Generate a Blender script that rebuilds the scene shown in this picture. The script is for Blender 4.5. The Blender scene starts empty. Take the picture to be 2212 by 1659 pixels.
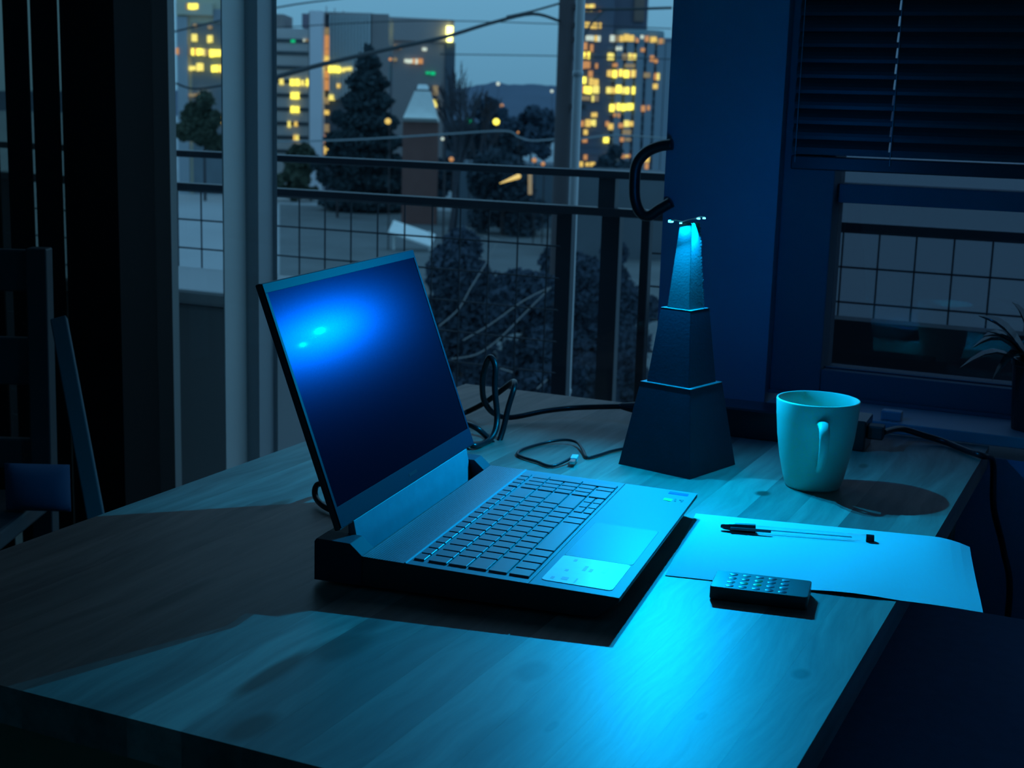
import bpy, bmesh, math, random
from mathutils import Vector, Matrix
random.seed(7)
R = random.Random(11)
PI = math.pi
sc = bpy.context.scene
C = sc.collection

# ------------------------------------------------------------------ camera, sky, lights, exposure
TT = 0.74                                   # height of the table top; x along the window wall, y towards it, origin at the table's far left corner
F = 3047.6
CO = Vector((0.97491, -1.94988, 0.42714 + TT))
YAW, PIT, ROL = 0.43043, 0.19279, 0.02941
FWD = Vector((-math.sin(YAW) * math.cos(PIT), math.cos(YAW) * math.cos(PIT), -math.sin(PIT)))
r0 = Vector((math.cos(YAW), math.sin(YAW), 0)); u0 = r0.cross(FWD)
RT = r0 * math.cos(ROL) + u0 * math.sin(ROL)
UP = -r0 * math.sin(ROL) + u0 * math.cos(ROL)
cd = bpy.data.cameras.new('camera'); cam = bpy.data.objects.new('camera', cd); C.objects.link(cam)
m = Matrix((RT, UP, -FWD)).transposed().to_4x4(); m.translation = CO
cam.matrix_world = m
cd.sensor_width = 36; cd.sensor_fit = 'HORIZONTAL'; cd.lens = 36 * F / 2212
cd.clip_start = 0.02; cd.clip_end = 6000
cd.dof.use_dof = True; cd.dof.focus_distance = 1.35; cd.dof.aperture_fstop = 14
sc.camera = cam

vs = sc.view_settings
vs.view_transform = 'Standard'; vs.look = 'None'; vs.exposure = 0; vs.gamma = 1; vs.use_curve_mapping = False

w = bpy.data.worlds.new('dusk_sky'); sc.world = w; w.use_nodes = True
nt = w.node_tree; nt.nodes.clear()
tc = nt.nodes.new('ShaderNodeTexCoord'); sp = nt.nodes.new('ShaderNodeSeparateXYZ')
cr = nt.nodes.new('ShaderNodeValToRGB'); bg = nt.nodes.new('ShaderNodeBackground'); wo = nt.nodes.new('ShaderNodeOutputWorld')
nt.links.new(tc.outputs['Generated'], sp.inputs[0]); nt.links.new(sp.outputs['Z'], cr.inputs[0])
nt.links.new(cr.outputs[0], bg.inputs[0]); nt.links.new(bg.outputs[0], wo.inputs[0])
el = cr.color_ramp.elements
el[0].position = 0.0; el[0].color = (0.115, 0.30, 0.46, 1)
el[1].position = 0.08; el[1].color = (0.155, 0.40, 0.60, 1)
e = el.new(0.5); e.color = (0.20, 0.48, 0.76, 1)
bg.inputs[1].default_value = 1.0


def area_lamp(name, loc, normal, size, power, col):
    l = bpy.data.lights.new(name, 'AREA'); l.shape = 'DISK'; l.size = size; l.energy = power; l.color = col
    o = bpy.data.objects.new(name, l); C.objects.link(o); o.location = loc
    o.rotation_euler = Vector(normal).to_track_quat('-Z', 'Y').to_euler()
    return o


LEDC = (0.0, 0.44, 1.0)
LED_A = Vector((0.4345, -0.3345, 0.2995 + TT))
LED_B = Vector((0.4700, -0.3190, 0.3010 + TT))
area_lamp('led_light', LED_A, (-0.10, -0.95, -0.30), 0.005, 5.4, LEDC)
area_lamp('led_light', LED_B, (0.45, -0.80, -0.40), 0.005, 2.2, LEDC)
area_lamp('led_light', (0.4475, -0.3318, 0.2975 + TT), (0.1, -0.5, -1.0), 0.003, 0.16, LEDC)
area_lamp('led_light', (0.4640, -0.3040, 0.3000 + TT), (0.35, 0.85, -0.25), 0.004, 0.22, (0.0, 0.22, 1.0))


# ------------------------------------------------------------------ pixel helpers (a pixel of the photograph to a point of the place)
def ray(px, py): return FWD * F + RT * (px - 1106) - UP * (py - 829.5)
def on_z(px, py, z=TT): v = ray(px, py); return CO + v * ((z - CO.z) / v.z)
def on_y(px, py, y): v = ray(px, py); return CO + v * ((y - CO.y) / v.y)
def at_d(px, py, d): return CO + ray(px, py) * (d / F)


# ------------------------------------------------------------------ materials
MATS = {}
def mat(name, col, rough=0.5, metal=0.0, spec=0.5, emit=None, es=1.0, var=0.0, scale=20, coat=0.0, coat_rough=0.1, bump=0.0, bscale=200, alpha=None, trans=0.0):
    if name in MATS: return MATS[name]
    m = bpy.data.materials.new(name); m.use_nodes = True; n = m.node_tree; b = n.nodes['Principled BSDF']
    b.inputs['Roughness'].default_value = rough; b.inputs['Metallic'].default_value = metal
    b.inputs['Specular IOR Level'].default_value = spec
    b.inputs['Coat Weight'].default_value = coat; b.inputs['Coat Roughness'].default_value = coat_rough
    b.inputs['Transmission Weight'].default_value = trans
    c4 = (*col, 1)
    b.inputs['Base Color'].default_value = c4
    t = n.nodes.new('ShaderNodeTexCoord')
    if var > 0:
        no = n.nodes.new('ShaderNodeTexNoise'); no.inputs['Scale'].default_value = scale; no.inputs['Detail'].default_value = 5
        mx = n.nodes.new('ShaderNodeMix'); mx.data_type = 'RGBA'
        mx.inputs[6].default_value = tuple(c * (1 - var) for c in col) + (1,); mx.inputs[7].default_value = tuple(min(1, c * (1 + var)) for c in col) + (1,)
        n.links.new(t.outputs['Object'], no.inputs['Vector']); n.links.new(no.outputs['Fac'], mx.inputs[0]); n.links.new(mx.outputs[2], b.inputs['Base Color'])
    if bump > 0:
        no = n.nodes.new('ShaderNodeTexNoise'); no.inputs['Scale'].default_value = bscale
        bp = n.nodes.new('ShaderNodeBump'); bp.inputs['Strength'].default_value = bump; bp.inputs['Distance'].default_value = 0.001
        n.links.new(t.outputs['Object'], no.inputs['Vector']); n.links.new(no.outputs['Fac'], bp.inputs['Height']); n.links.new(bp.outputs[0], b.inputs['Normal'])
    if emit:
        b.inputs['Emission Color'].default_value = (*emit, 1); b.inputs['Emission Strength'].default_value = es
    MATS[name] = m
    return m


def glass_mat(name, tint, rough=0.0, fac=0.06):
    m = bpy.data.materials.new(name); m.use_nodes = True; n = m.node_tree; n.nodes.clear()
    o = n.nodes.new('ShaderNodeOutputMaterial'); tr = n.nodes.new('ShaderNodeBsdfTransparent'); gl = n.nodes.new('ShaderNodeBsdfGlossy')
    mx = n.nodes.new('ShaderNodeMixShader'); fr = n.nodes.new('ShaderNodeFresnel'); fr.inputs['IOR'].default_value = 1.45
    ge = n.nodes.new('ShaderNodeNewGeometry'); mr = n.nodes.new('ShaderNodeMapRange'); mr.inputs[3].default_value = 1.45; mr.inputs[4].default_value = 1 / 1.45
    n.links.new(ge.outputs['Backfacing'], mr.inputs[0]); n.links.new(mr.outputs[0], fr.inputs['IOR'])
    tr.inputs[0].default_value = (*tint, 1); gl.inputs['Roughness'].default_value = rough
    n.links.new(fr.outputs[0], mx.inputs[0]); n.links.new(tr.outputs[0], mx.inputs[1]); n.links.new(gl.outputs[0], mx.inputs[2]); n.links.new(mx.outputs[0], o.inputs[0])
    return m


def pine_mat(name, tone, seed):
    """pine board: long grain along y, tone per board, knots at their places on the table"""
    m = bpy.data.materials.new(name); m.use_nodes = True; n = m.node_tree; b = n.nodes['Principled BSDF']; L = n.links.new
    t = n.nodes.new('ShaderNodeTexCoord')
    # warp around the knots
    mp = n.nodes.new('ShaderNodeMapping'); mp.inputs['Scale'].default_value = (1, 0.09, 1); mp.inputs['Location'].default_value = (seed * 3.1, seed * 1.7, seed)
    wn = n.nodes.new('ShaderNodeTexNoise'); wn.inputs['Scale'].default_value = 5; wn.inputs['Detail'].default_value = 2
    L(t.outputs['Object'], wn.inputs['Vector'])
    vm = n.nodes.new('ShaderNodeVectorMath'); vm.operation = 'MULTIPLY_ADD'; vm.inputs[1].default_value = (0.05, 0.0, 0.0)
    L(wn.outputs['Color'], vm.inputs[0]); L(t.outputs['Object'], vm.inputs[2]); L(vm.outputs[0], mp.inputs['Vector'])
    n1 = n.nodes.new('ShaderNodeTexNoise'); n1.inputs['Scale'].default_value = 55; n1.inputs['Detail'].default_value = 6; n1.inputs['Roughness'].default_value = 0.6
    n2 = n.nodes.new('ShaderNodeTexNoise'); n2.inputs['Scale'].default_value = 14; n2.inputs['Detail'].default_value = 3
    L(mp.outputs[0], n1.inputs['Vector']); L(mp.outputs[0], n2.inputs['Vector'])
    ad = n.nodes.new('ShaderNodeMath'); ad.operation = 'ADD'; L(n1.outputs['Fac'], ad.inputs[0]); L(n2.outputs['Fac'], ad.inputs[1])
    cr = n.nodes.new('ShaderNodeValToRGB'); hf = n.nodes.new('ShaderNodeMath'); hf.operation = 'MULTIPLY'; hf.inputs[1].default_value = 0.5
    L(ad.outputs[0], hf.inputs[0]); L(hf.outputs[0], cr.inputs[0])
    a, z = cr.color_ramp.elements
    a.position = 0.38; a.color = (0.22 * tone, 0.115 * tone, 0.095 * tone, 1); z.position = 0.62; z.color = (0.46 * tone, 0.26 * tone, 0.21 * tone, 1)
    prev = cr.outputs[0]
    for (kx, ky, rx, ry, dk) in KNOTS:
        if abs(kx - seed_x[seed]) > 0.06: continue
        d = n.nodes.new('ShaderNodeVectorMath'); d.operation = 'SUBTRACT'; d.inputs[1].default_value = (kx, ky, 0.0); L(t.outputs['Object'], d.inputs[0])
        s = n.nodes.new('ShaderNodeVectorMath'); s.operation = 'MULTIPLY'; s.inputs[1].default_value = (1 / rx, 1 / ry, 0); L(d.outputs[0], s.inputs[0])
        wb = n.nodes.new('ShaderNodeVectorMath'); wb.operation = 'MULTIPLY_ADD'; wb.inputs[1].default_value = (1.1, 1.1, 0); L(wn.outputs['Color'], wb.inputs[0]); L(s.outputs[0], wb.inputs[2])
        sb = n.nodes.new('ShaderNodeVectorMath'); sb.operation = 'SUBTRACT'; sb.inputs[1].default_value = (0.55, 0.55, 0); L(wb.outputs[0], sb.inputs[0])
        le = n.nodes.new('ShaderNodeVectorMath'); le.operation = 'LENGTH'; L(sb.outputs[0], le.inputs[0])
        mr = n.nodes.new('ShaderNodeMapRange'); mr.interpolation_type = 'SMOOTHSTEP'; mr.inputs[1].default_value = 0.5; mr.inputs[2].default_value = 1.25
        mr.inputs[3].default_value = dk; mr.inputs[4].default_value = 0; L(le.outputs['Value'], mr.inputs[0])
        mx = n.nodes.new('ShaderNodeMix'); mx.data_type = 'RGBA'; mx.inputs[7].default_value = (0.07, 0.035, 0.02, 1)
        L(mr.outputs[0], mx.inputs[0]); L(prev, mx.inputs[6]); prev = mx.outputs[2]
    L(prev, b.inputs['Base Color'])
    b.inputs['Roughness'].default_value = 0.55; b.inputs['Specular IOR Level'].default_value = 0.28
    b.inputs['Coat Weight'].default_value = 0.28; b.inputs['Coat Roughness'].default_value = 0.42
    bp = n.nodes.new('ShaderNodeBump'); bp.inputs['Strength'].default_value = 0.12; bp.inputs['Distance'].default_value = 0.0006
    L(n1.outputs['Fac'], bp.inputs['Height']); L(bp.outputs[0], b.inputs['Normal'])
    return m


# ------------------------------------------------------------------ mesh helpers
def obj(name, bm, material, parent=None, loc=None, rotz=0.0, smooth=False, bevel=0.0, seg=2):
    me = bpy.data.meshes.new(name)
    bmesh.ops.recalc_face_normals(bm, faces=bm.faces)
    bm.to_mesh(me); bm.free()
    if smooth:
        for p in me.polygons: p.use_smooth = True
    o = bpy.data.objects.new(name, me); C.objects.link(o)
    for mm in (material if isinstance(material, (list, tuple)) else [material]): me.materials.append(mm)
    if parent: o.parent = parent
    if loc is not None: o.location = loc
    o.rotation_euler = (0, 0, rotz)
    if bevel > 0:
        bv = o.modifiers.new('bevel', 'BEVEL'); bv.width = bevel; bv.segments = seg; bv.limit_method = 'ANGLE'; bv.angle_limit = 0.6
    return o


def tag(o, label, cat, group=None, kind=None):
    if label: o['label'] = label
    if cat: o['category'] = cat
    if group: o['group'] = group
    if kind: o['kind'] = kind
    return o


def struct(name, bm, material, parent=None, **k):
    o = obj(name, bm, material, parent, **k)
    if parent is None: o['kind'] = 'structure'
    return o


def thing(name, label, cat, loc=(0, 0, 0), rotz=0, group=None):
    o = bpy.data.objects.new(name, None); C.objects.link(o); o.location = loc; o.rotation_euler = (0, 0, rotz); o.empty_display_size = 0.05
    return tag(o, label, cat, group)


def B(): return bmesh.new()


def box(bm, x0, x1, y0, y1, z0, z1, M=None):
    vs = [bm.verts.new(v) for v in ((x0, y0, z0), (x1, y0, z0), (x1, y1, z0), (x0, y1, z0), (x0, y0, z1), (x1, y0, z1), (x1, y1, z1), (x0, y1, z1))]
    if M:
        for v in vs: v.co = M @ v.co
    for f in ((0, 3, 2, 1), (4, 5, 6, 7), (0, 1, 5, 4), (1, 2, 6, 5), (2, 3, 7, 6), (3, 0, 4, 7)): bm.faces.new([vs[i] for i in f])
    return bm


def prism(bm, pts, axis, a, b):
    """pts: 2D outline, extruded along axis ('x','y','z') from a to b"""
    def mk(p, t): return {'x': (t, p[0], p[1]), 'y': (p[0], t, p[1]), 'z': (p[0], p[1], t)}[axis]
    A = [bm.verts.new(mk(p, a)) for p in pts]; Bv = [bm.verts.new(mk(p, b)) for p in pts]
    n = len(pts)
    bm.faces.new(A); bm.faces.new(Bv[::-1])
    for i in range(n): bm.faces.new((A[i], Bv[i], Bv[(i + 1) % n], A[(i + 1) % n]))
    return bm


def loft(bm, rings, close=True, cap=True):
    V = [[bm.verts.new(p) for p in r] for r in rings]
    n = len(V[0])
    for a, b in zip(V, V[1:]):
        for i in range(n if close else n - 1): bm.faces.new((a[i], a[(i + 1) % n], b[(i + 1) % n], b[i]))
    if cap: bm.faces.new(V[0][::-1]); bm.faces.new(V[-1])
    return bm


def smooth_path(pts, sub=6):
    P = [Vector(p) for p in pts]; out = []
    for i in range(len(P) - 1):
        p0 = P[max(i - 1, 0)]; p1 = P[i]; p2 = P[i + 1]; p3 = P[min(i + 2, len(P) - 1)]
        for k in range(sub):
            t = k / sub
            out.append(0.5 * ((2 * p1) + (-p0 + p2) * t + (2 * p0 - 5 * p1 + 4 * p2 - p3) * t * t + (-p0 + 3 * p1 - 3 * p2 + p3) * t ** 3))
    out.append(P[-1]); return out


def tube(bm, pts, r, n=10, r1=None):
    P = [Vector(p) for p in pts]; N = len(P)
    rings = []; ref = None
    for i, p in enumerate(P):
        t = (P[min(i + 1, N - 1)] - P[max(i - 1, 0)]).normalized()
        if ref is None: ref = t.orthogonal().normalized()
        ref = (ref - t * ref.dot(t)).normalized(); s = t.cross(ref)
        rr = r if r1 is None else r + (r1 - r) * i / (N - 1)
        rings.append([p + (ref * math.cos(a) + s * math.sin(a)) * rr for a in [2 * PI * k / n for k in range(n)]])
    return loft(bm, rings)


def lathe(bm, prof, n=48, c=(0, 0, 0)):
    V = []
    for (r, z) in prof:
        if r < 1e-6: V.append([bm.verts.new((c[0], c[1], c[2] + z))])
        else: V.append([bm.verts.new((c[0] + r * math.cos(2 * PI * k / n), c[1] + r * math.sin(2 * PI * k / n), c[2] + z)) for k in range(n)])
    for a, b in zip(V, V[1:]):
        for k in range(n):
            k2 = (k + 1) % n
            if len(a) == 1: bm.faces.new((a[0], b[k], b[k2]))
            elif len(b) == 1: bm.faces.new((a[k], a[k2], b[0]))
            else: bm.faces.new((a[k], a[k2], b[k2], b[k]))
    return bm


def rrect(x0, x1, y0, y1, r, n=4):
    out = []
    for cx, cy, a0 in ((x1 - r, y1 - r, 0), (x0 + r, y1 - r, PI / 2), (x0 + r, y0 + r, PI), (x1 - r, y0 + r, 1.5 * PI)):
        for k in range(n + 1): a = a0 + k * PI / 2 / n; out.append((cx + r * math.cos(a), cy + r * math.sin(a)))
    return out


# ------------------------------------------------------------------ room shell
YW = 0.10                                     # room side of the window wall
wallm = mat('veiled_pier_wall', (0.26, 0.29, 0.38), 0.75, var=0.12, scale=3, bump=0.1, bscale=120)  # pier colour lifted and blued for the veil of glare over it
roomm = mat('white_room', (0.60, 0.60, 0.60), 0.9, var=0.1, scale=3)
outm = mat('stucco', (0.45, 0.45, 0.44), 0.9, var=0.1, scale=4)
b = B(); box(b, -3.0, 2.6, -3.6, 0.25, -0.02, 0.0); struct('floor', b, mat('wood_floor', (0.06, 0.045, 0.04), 0.5, var=0.3, scale=3))
b = B(); box(b, -3.0, 2.6, -3.6, 0.25, 2.6, 2.7); struct('ceiling', b, mat('white_ceiling', (0.85, 0.85, 0.85), 0.9))
b = B(); box(b, -3.1, -3.0, -3.6, 0.25, -0.02, 2.7); struct('wall_left', b, roomm)
b = B(); box(b, 2.6, 2.7, -3.6, 0.25, -0.02, 2.7); struct('wall_right', b, roomm)
b = B(); box(b, -3.1, 2.7, -3.7, -3.6, -0.02, 2.7); struct('wall_front', b, roomm)
# window wall: pier behind the chair, beam over, pier by the lamp, wall under the right window, rest
XP = on_y(384, 500, 0.27).x
b = B(); box(b, -0.885, XP, YW, 0.25, 0, 2.6); struct('wall_back', b, mat('black_curtain_wall', (0.016, 0.014, 0.014), 0.9, var=0.2, scale=4))
b = B(); box(b, -3.0, 2.6, YW, 0.25, 2.25, 2.6); struct('wall_back_lintel', b, roomm)
b = B(); box(b, 0.2775, 0.452, 0.10, 0.25, 0, 2.25); struct('wall_back_pier', b, wallm)
b = B(); box(b, 0.452, 2.6, 0.02, 0.25, 0, 0.72); struct('wall_back_lower', b, mat('bounce_blue_wall', (0.30, 0.42, 0.62), 0.7, var=0.08, scale=5))  # painted blue and bright in place of lamp light bounced onto it
b = B(); box(b, 1.9, 2.6, YW, 0.25, 0.72, 2.25); struct('wall_back_right', b, roomm)
b = B(); box(b, -3.0, -2.2, YW, 0.25, 0, 2.25); struct('wall_back_left', b, roomm)
b = B(); box(b, -3.0, 2.6, 0.25, 0.27, 2.25, 3.0); box(b, 1.9, 2.6, 0.25, 0.27, -0.1, 2.25); box(b, 0.2775, 0.452, 0.25, 0.27, -0.1, 2.25); box(b, -0.885, XP, 0.25, 0.27, -0.1, 2.25)
struct('wall_outer', b, outm)

# right window: frame, glass, sill
framem = mat('dark_frame_paint', (0.13, 0.15, 0.18), 0.7, spec=0.15, bump=0.1, bscale=60)
w1 = thing('window_1', None, None); w1['kind'] = 'structure'
zf0 = TT + 0.0165
b = B(); box(b, 0.452, 0.528, 0.125, 0.20, zf0, 2.25); struct('window_frame', b, framem, w1, bevel=0.002)
b = B(); box(b, 0.5285, 1.839, 0.127, 0.195, zf0, TT + 0.058); box(b, 0.4525, 1.9, 0.116, 0.1245, zf0, TT + 0.022); box(b, 0.5285, 1.839, 0.145, 0.152, TT + 0.0585, TT + 0.0605)
struct('window_frame', b, framem, w1, bevel=0.0015)
b = B(); box(b, 0.5285, 1.839, 0.15, 0.20, TT + 0.305, TT + 0.333); struct('window_rail', b, framem, w1, bevel=0.002)
b = B(); box(b, 1.84, 1.9, 0.125, 0.20, zf0, 2.25); struct('window_frame', b, framem, w1)
b = B(); box(b, 0.520, 1.85, 0.168, 0.172, TT + 0.05, 2.25)
pane = glass_mat('window_glass', (0.54, 0.56, 0.62))
struct('pane', b, pane, w1)
b = B(); box(b, 0.470, 2.0, 0.0, 0.125, TT + 0.001, TT + 0.0165)
o = struct('window_sill', b, mat('sill_paint', (0.42, 0.41, 0.44), 0.45, var=0.05, scale=8), w1, bevel=0.0015)

# big middle window / glass door: pale mullion with a groove, panes
d1 = thing('door_1', None, None); d1['kind'] = 'structure'
palem = mat('pale_mullion_paint', (0.72, 0.74, 0.72), 0.55, var=0.04, scale=6)
groovem = mat('mullion_groove', (0.10, 0.11, 0.12), 0.6)
def wx(px, py, y): return on_y(px, py, y).x
YM = 0.30
def on_x(px, py, x): v = ray(px, py); return CO + v * ((x - CO.x) / v.x)
xa = wx(484, 500, 0.29); yb = on_x(531, 500, xa).y
xc = wx(558, 500, yb); yd = on_x(590, 500, xc).y; xe = wx(599, 500, yd)
b = B(); prism(b, [(xa, 0.29), (xa, yb), (xa - 0.003, yb), (xa - 0.003, 0.29)], 'z', -0.1, 2.6); struct('mullion_fin', b, palem, d1)
b = B(); prism(b, [(xa - 0.002, yb + 0.0005), (xc, yb + 0.0005), (xc, yd), (xe, yd), (wx(596, 500, yd + 0.03), yd + 0.03), (xa - 0.002, yd + 0.03)], 'z', -0.1, 2.6); struct('door_stile', b, mat('pale_stile_paint', (0.45, 0.48, 0.50), 0.6), d1)
clear = glass_mat('door_glass', (0.93, 0.96, 0.97))
b = B(); box(b, XP, 0.2775, 0.20, 0.204, 0.0, 2.25); struct('pane', b, clear, d1)
b = B(); tube(b, smooth_path([on_y(*q, 0.075) for q in [(1452, 312), (1425, 316), (1396, 329), (1376, 354), (1371, 390), (1372, 430), (1383, 458), (1402, 466), (1424, 452), (1450, 437)]]), 0.0085, 12)
struct('door_handle', b, mat('black_handle', (0.02, 0.02, 0.022), 0.35), d1, smooth=True)

# left window behind vertical blinds
w2 = thing('window_2', None, None); w2['kind'] = 'structure'
b = B(); box(b, -2.2, -0.885, 0.20, 0.204, 0.0, 2.25); struct('pane', b, glass_mat('dusty_glass', (0.48, 0.50, 0.47)), w2)
vb = thing('vertical_blind', 'black vertical blind with thin slits of dusk light, behind the chair at left', 'blind', (-1.5, 0.14, 0))
edges = [-0.8955, -0.9655, -1.030, -1.12, -1.20, -1.28]
vm = mat('blind_vane_black', (0.02, 0.02, 0.02), 0.8)
segs = [(-0.884, wx(130, 300, .14)), (wx(136, 300, .14), wx(69, 300, .14) - 0.0), (wx(75, 300, .14) - 0.0, wx(17, 300, .14)), (wx(0, 300, .14), -1.17), (-1.168, -1.27), (-1.268, -1.37)]
segs = [(-0.80, wx(138, 300, .14)), (wx(131, 300, .14), wx(76, 300, .14)), (wx(68, 300, .14), wx(17, 300, .14)), (wx(-3, 300, .14), -1.17), (-1.168, -1.28), (-1.278, -1.40), (-1.398, -1.6), (-1.598, -1.8), (-1.798, -2.2)]
for (a, c) in segs:
    b = B(); box(b, min(a, c) + 1.5, max(a, c) + 1.5, -0.002 + (0.15 if a == -0.80 else 0) * 0, 0.002, 0.03, 2.25)
    obj('vane', b, vm, vb)
b = B(); box(b, -0.7, 0.61, -0.02, 0.02, 2.20, 2.25); obj('head_rail', b, vm, vb)

# ------------------------------------------------------------------ blind on the right window
slatm = mat('blind_slat', (0.03, 0.032, 0.036), 0.4, spec=0.3)
YB = 0.105
bl = thing('slatted_blind', 'dark horizontal slatted blind lowered over the right window', 'blind', (0.4665, YB, 0))
zb = on_y(1704, 365, YB).z
pitch = (on_y(1704, 345, YB).z - on_y(1728, 13, YB).z) / -10.0
bw = 1.37
cordx = on_y(1930, 200, YB).x - 0.4665
slmesh = None
zs = zb + 0.022
k = 0
while zs < 2.20:
    if slmesh is None:
        b = B()
        def slat(x0, x1, u0_=0, u1_=1):
            # closed slat: nearly upright curved strip, top edge leaning away from the room
            hh = pitch * 1.13
            n = 5
            prof = []
            for i in range(n + 1):
                t = u0_ + (u1_ - u0_) * i / n
                prof.append((0.004 + 0.006 * t - 0.0035 * math.sin(PI * t), hh * t))
            fr = [(p[0] - 0.0004, p[1]) for p in prof]; bk = [(p[0] + 0.0004, p[1]) for p in prof]
            prism(b, fr + bk[::-1], 'x', x0, x1)
        hw = 0.0013
        slat(0, cordx - hw); slat(cordx + hw, bw); slat(cordx - hw, cordx + hw, 0, 0.30); slat(cordx - hw, cordx + hw, 0.86, 1.0)
        o = obj('slat', b, slatm, bl, loc=(0, 0, zs)); slmesh = o
    else:
        o = slmesh.copy(); C.objects.link(o); o.location = (0, 0, zs); o.rotation_euler.x = R.uniform(-0.02, 0.02)
    o.parent = bl
    zs += pitch; k += 1
b = B(); box(b, 0, bw, 0.002, 0.016, zb, zb + 0.020); obj('bottom_rail', b, slatm, bl, bevel=0.002)
b = B(); box(b, -0.003, bw, -0.004, 0.03, 2.20, 2.24); obj('head_rail', b, slatm, bl)
for cx in (0.004, cordx):
    b = B(); tube(b, [(cx + 0.0025, 0.0005, zb + 0.01), (cx + 0.0025, 0.0005, 2.2)], 0.0006, 5); obj('ladder_cord', b, mat('cord_grey', (0.35, 0.38, 0.42), 0.8), bl)

# ------------------------------------------------------------------ table
KNOTS = [(0.3935, -1.0992, 0.010, 0.058, 0.95), (0.4150, -1.035, 0.020, 0.036, 0.75), (0.402, -0.985, 0.012, 0.02, 0.5), (0.5655, -1.0046, 0.014, 0.024, 0.7), (0.7502, -0.9077, 0.0075, 0.0115, 1.0), (0.5847, -0.3948, 0.009, 0.013, 0.95),
         (0.2243, -1.005, 0.008, 0.06, 0.7), (0.590, -1.13, 0.018, 0.055, 0.65), (0.435, -1.19, 0.014, 0.028, 0.85), (0.135, -0.72, 0.008, 0.03, 0.8), (0.66, -0.20, 0.006, 0.012, 0.6), (0.618, -1.09, 0.004, 0.012, 0.8), (0.707, -1.02, 0.004, 0.010, 0.7)]
WT, LT, TH = 0.7883, 1.2189, 0.030
table = thing('pine_table', 'varnished knotty pine table of glued boards, lit cyan by the lamp', 'table', (0, 0, 0))
seams = [0, 0.058, 0.108, 0.155, 0.205, 0.252, 0.302, 0.349, 0.3965, 0.4475, 0.483, 0.534, 0.585, 0.637, 0.690, 0.741, WT]
tones = [0.95, 1.05, 0.9, 1.0, 1.08, 0.95, 1.0, 0.93, 1.12, 0.62, 0.93, 1.12, 0.98, 1.08, 0.96, 1.03]
seams = [0, 0.058, 0.108, 0.155, 0.205, 0.252, 0.302, 0.349, 0.3965, 0.4475, 0.483, 0.534, 0.585, 0.637, 0.690, 0.741, WT]
tones = [0.95, 1.05, 0.9, 1.0, 1.08, 0.95, 1.0, 0.98, 1.0, 0.62, 0.88, 1.1, 0.98, 1.06, 0.96, 1.02]
tones[8] = 0.86; tones[7] = 1.32; tones[9] = 0.58; tones[10] = 0.82; tones[6] = 0.92; tones[11] = 1.18; tones[13] = 1.14; tones[14] = 0.9
seed_x = [(a + c) / 2 for a, c in zip(seams, seams[1:])]
for i, (a, c) in enumerate(zip(seams, seams[1:])):
    b = B(); box(b, a + 0.00004, c - 0.00004, -LT, 0, -TH, 0)
    o = obj('board', b, pine_mat('pine_%d' % i, tones[i], i), table, loc=(0, 0, TT))
legm = mat('pine_leg', (0.30, 0.2, 0.115), 0.5, var=0.15, scale=12)
for x in (0.03, WT - 0.075):
    for y in (-0.075, -LT + 0.03):
        b = B(); box(b, x, x + 0.045, y, y + 0.045, 0, TT - TH - 0.0002); obj('leg', b, legm, table, bevel=0.002)
for (x0, x1, y0, y1) in ((0.075, WT - 0.075, -0.065, -0.043), (0.075, WT - 0.075, -LT + 0.043, -LT + 0.065), (0.04, 0.062, -LT + 0.075, -0.075), (WT - 0.062, WT - 0.04, -LT + 0.075, -0.075)):
    b = B(); box(b, x0, x1, y0, y1, TT - TH - 0.085, TT - TH - 0.0002); obj('apron', b, legm, table)

# ------------------------------------------------------------------ laptop
LA = 3.26489
LO = Vector((0.58892, -0.87961, TT))
lap = thing('laptop', 'open dark grey laptop with blank screen, on the table in front of the lamp', 'laptop', LO, LA - PI / 2)
LM = Matrix.Translation(LO) @ Matrix.Rotation(LA - PI / 2, 4, 'Z'); LMI = LM.inverted()
W_ = 0.358
def dz(u): return 0.02465 + 0.02803 * u
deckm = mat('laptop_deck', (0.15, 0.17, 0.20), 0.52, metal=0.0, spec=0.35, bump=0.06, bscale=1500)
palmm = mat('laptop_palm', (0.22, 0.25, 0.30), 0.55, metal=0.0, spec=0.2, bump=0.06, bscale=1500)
darkm = mat('laptop_dark', (0.025, 0.027, 0.03), 0.5)
lidm = mat('laptop_lid', (0.03, 0.033, 0.038), 0.45)
# base body: profile in (u, z), extruded across the width
b = B(); prism(b, [(0, 0.0205), (0, dz(0) - 0.0006), (0.2364, dz(.2364) - 0.0006), (0.2364, 0.0035), (0.020, 0.0035)], 'x', 0.0005, W_ - 0.0005)
obj('base', b, darkm, lap, bevel=0.001)
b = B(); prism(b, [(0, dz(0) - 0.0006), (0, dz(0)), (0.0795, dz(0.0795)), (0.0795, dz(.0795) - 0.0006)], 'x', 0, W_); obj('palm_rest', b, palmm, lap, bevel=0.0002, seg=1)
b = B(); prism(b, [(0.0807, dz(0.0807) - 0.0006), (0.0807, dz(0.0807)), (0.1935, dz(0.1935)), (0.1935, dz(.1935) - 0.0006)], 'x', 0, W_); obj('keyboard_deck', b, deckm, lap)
b = B(); prism(b, [(0.1935, dz(0.1935) - 0.0006), (0.1935, dz(0.1935)), (0.1944, dz(0.1935) + 0.0009), (0.1953, dz(.1953) + 0.0009), (0.1958, dz(.196)), (0.1958, dz(.1958) - 0.0006)], 'x', 0, W_); obj('ridge', b, palmm, lap)
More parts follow.
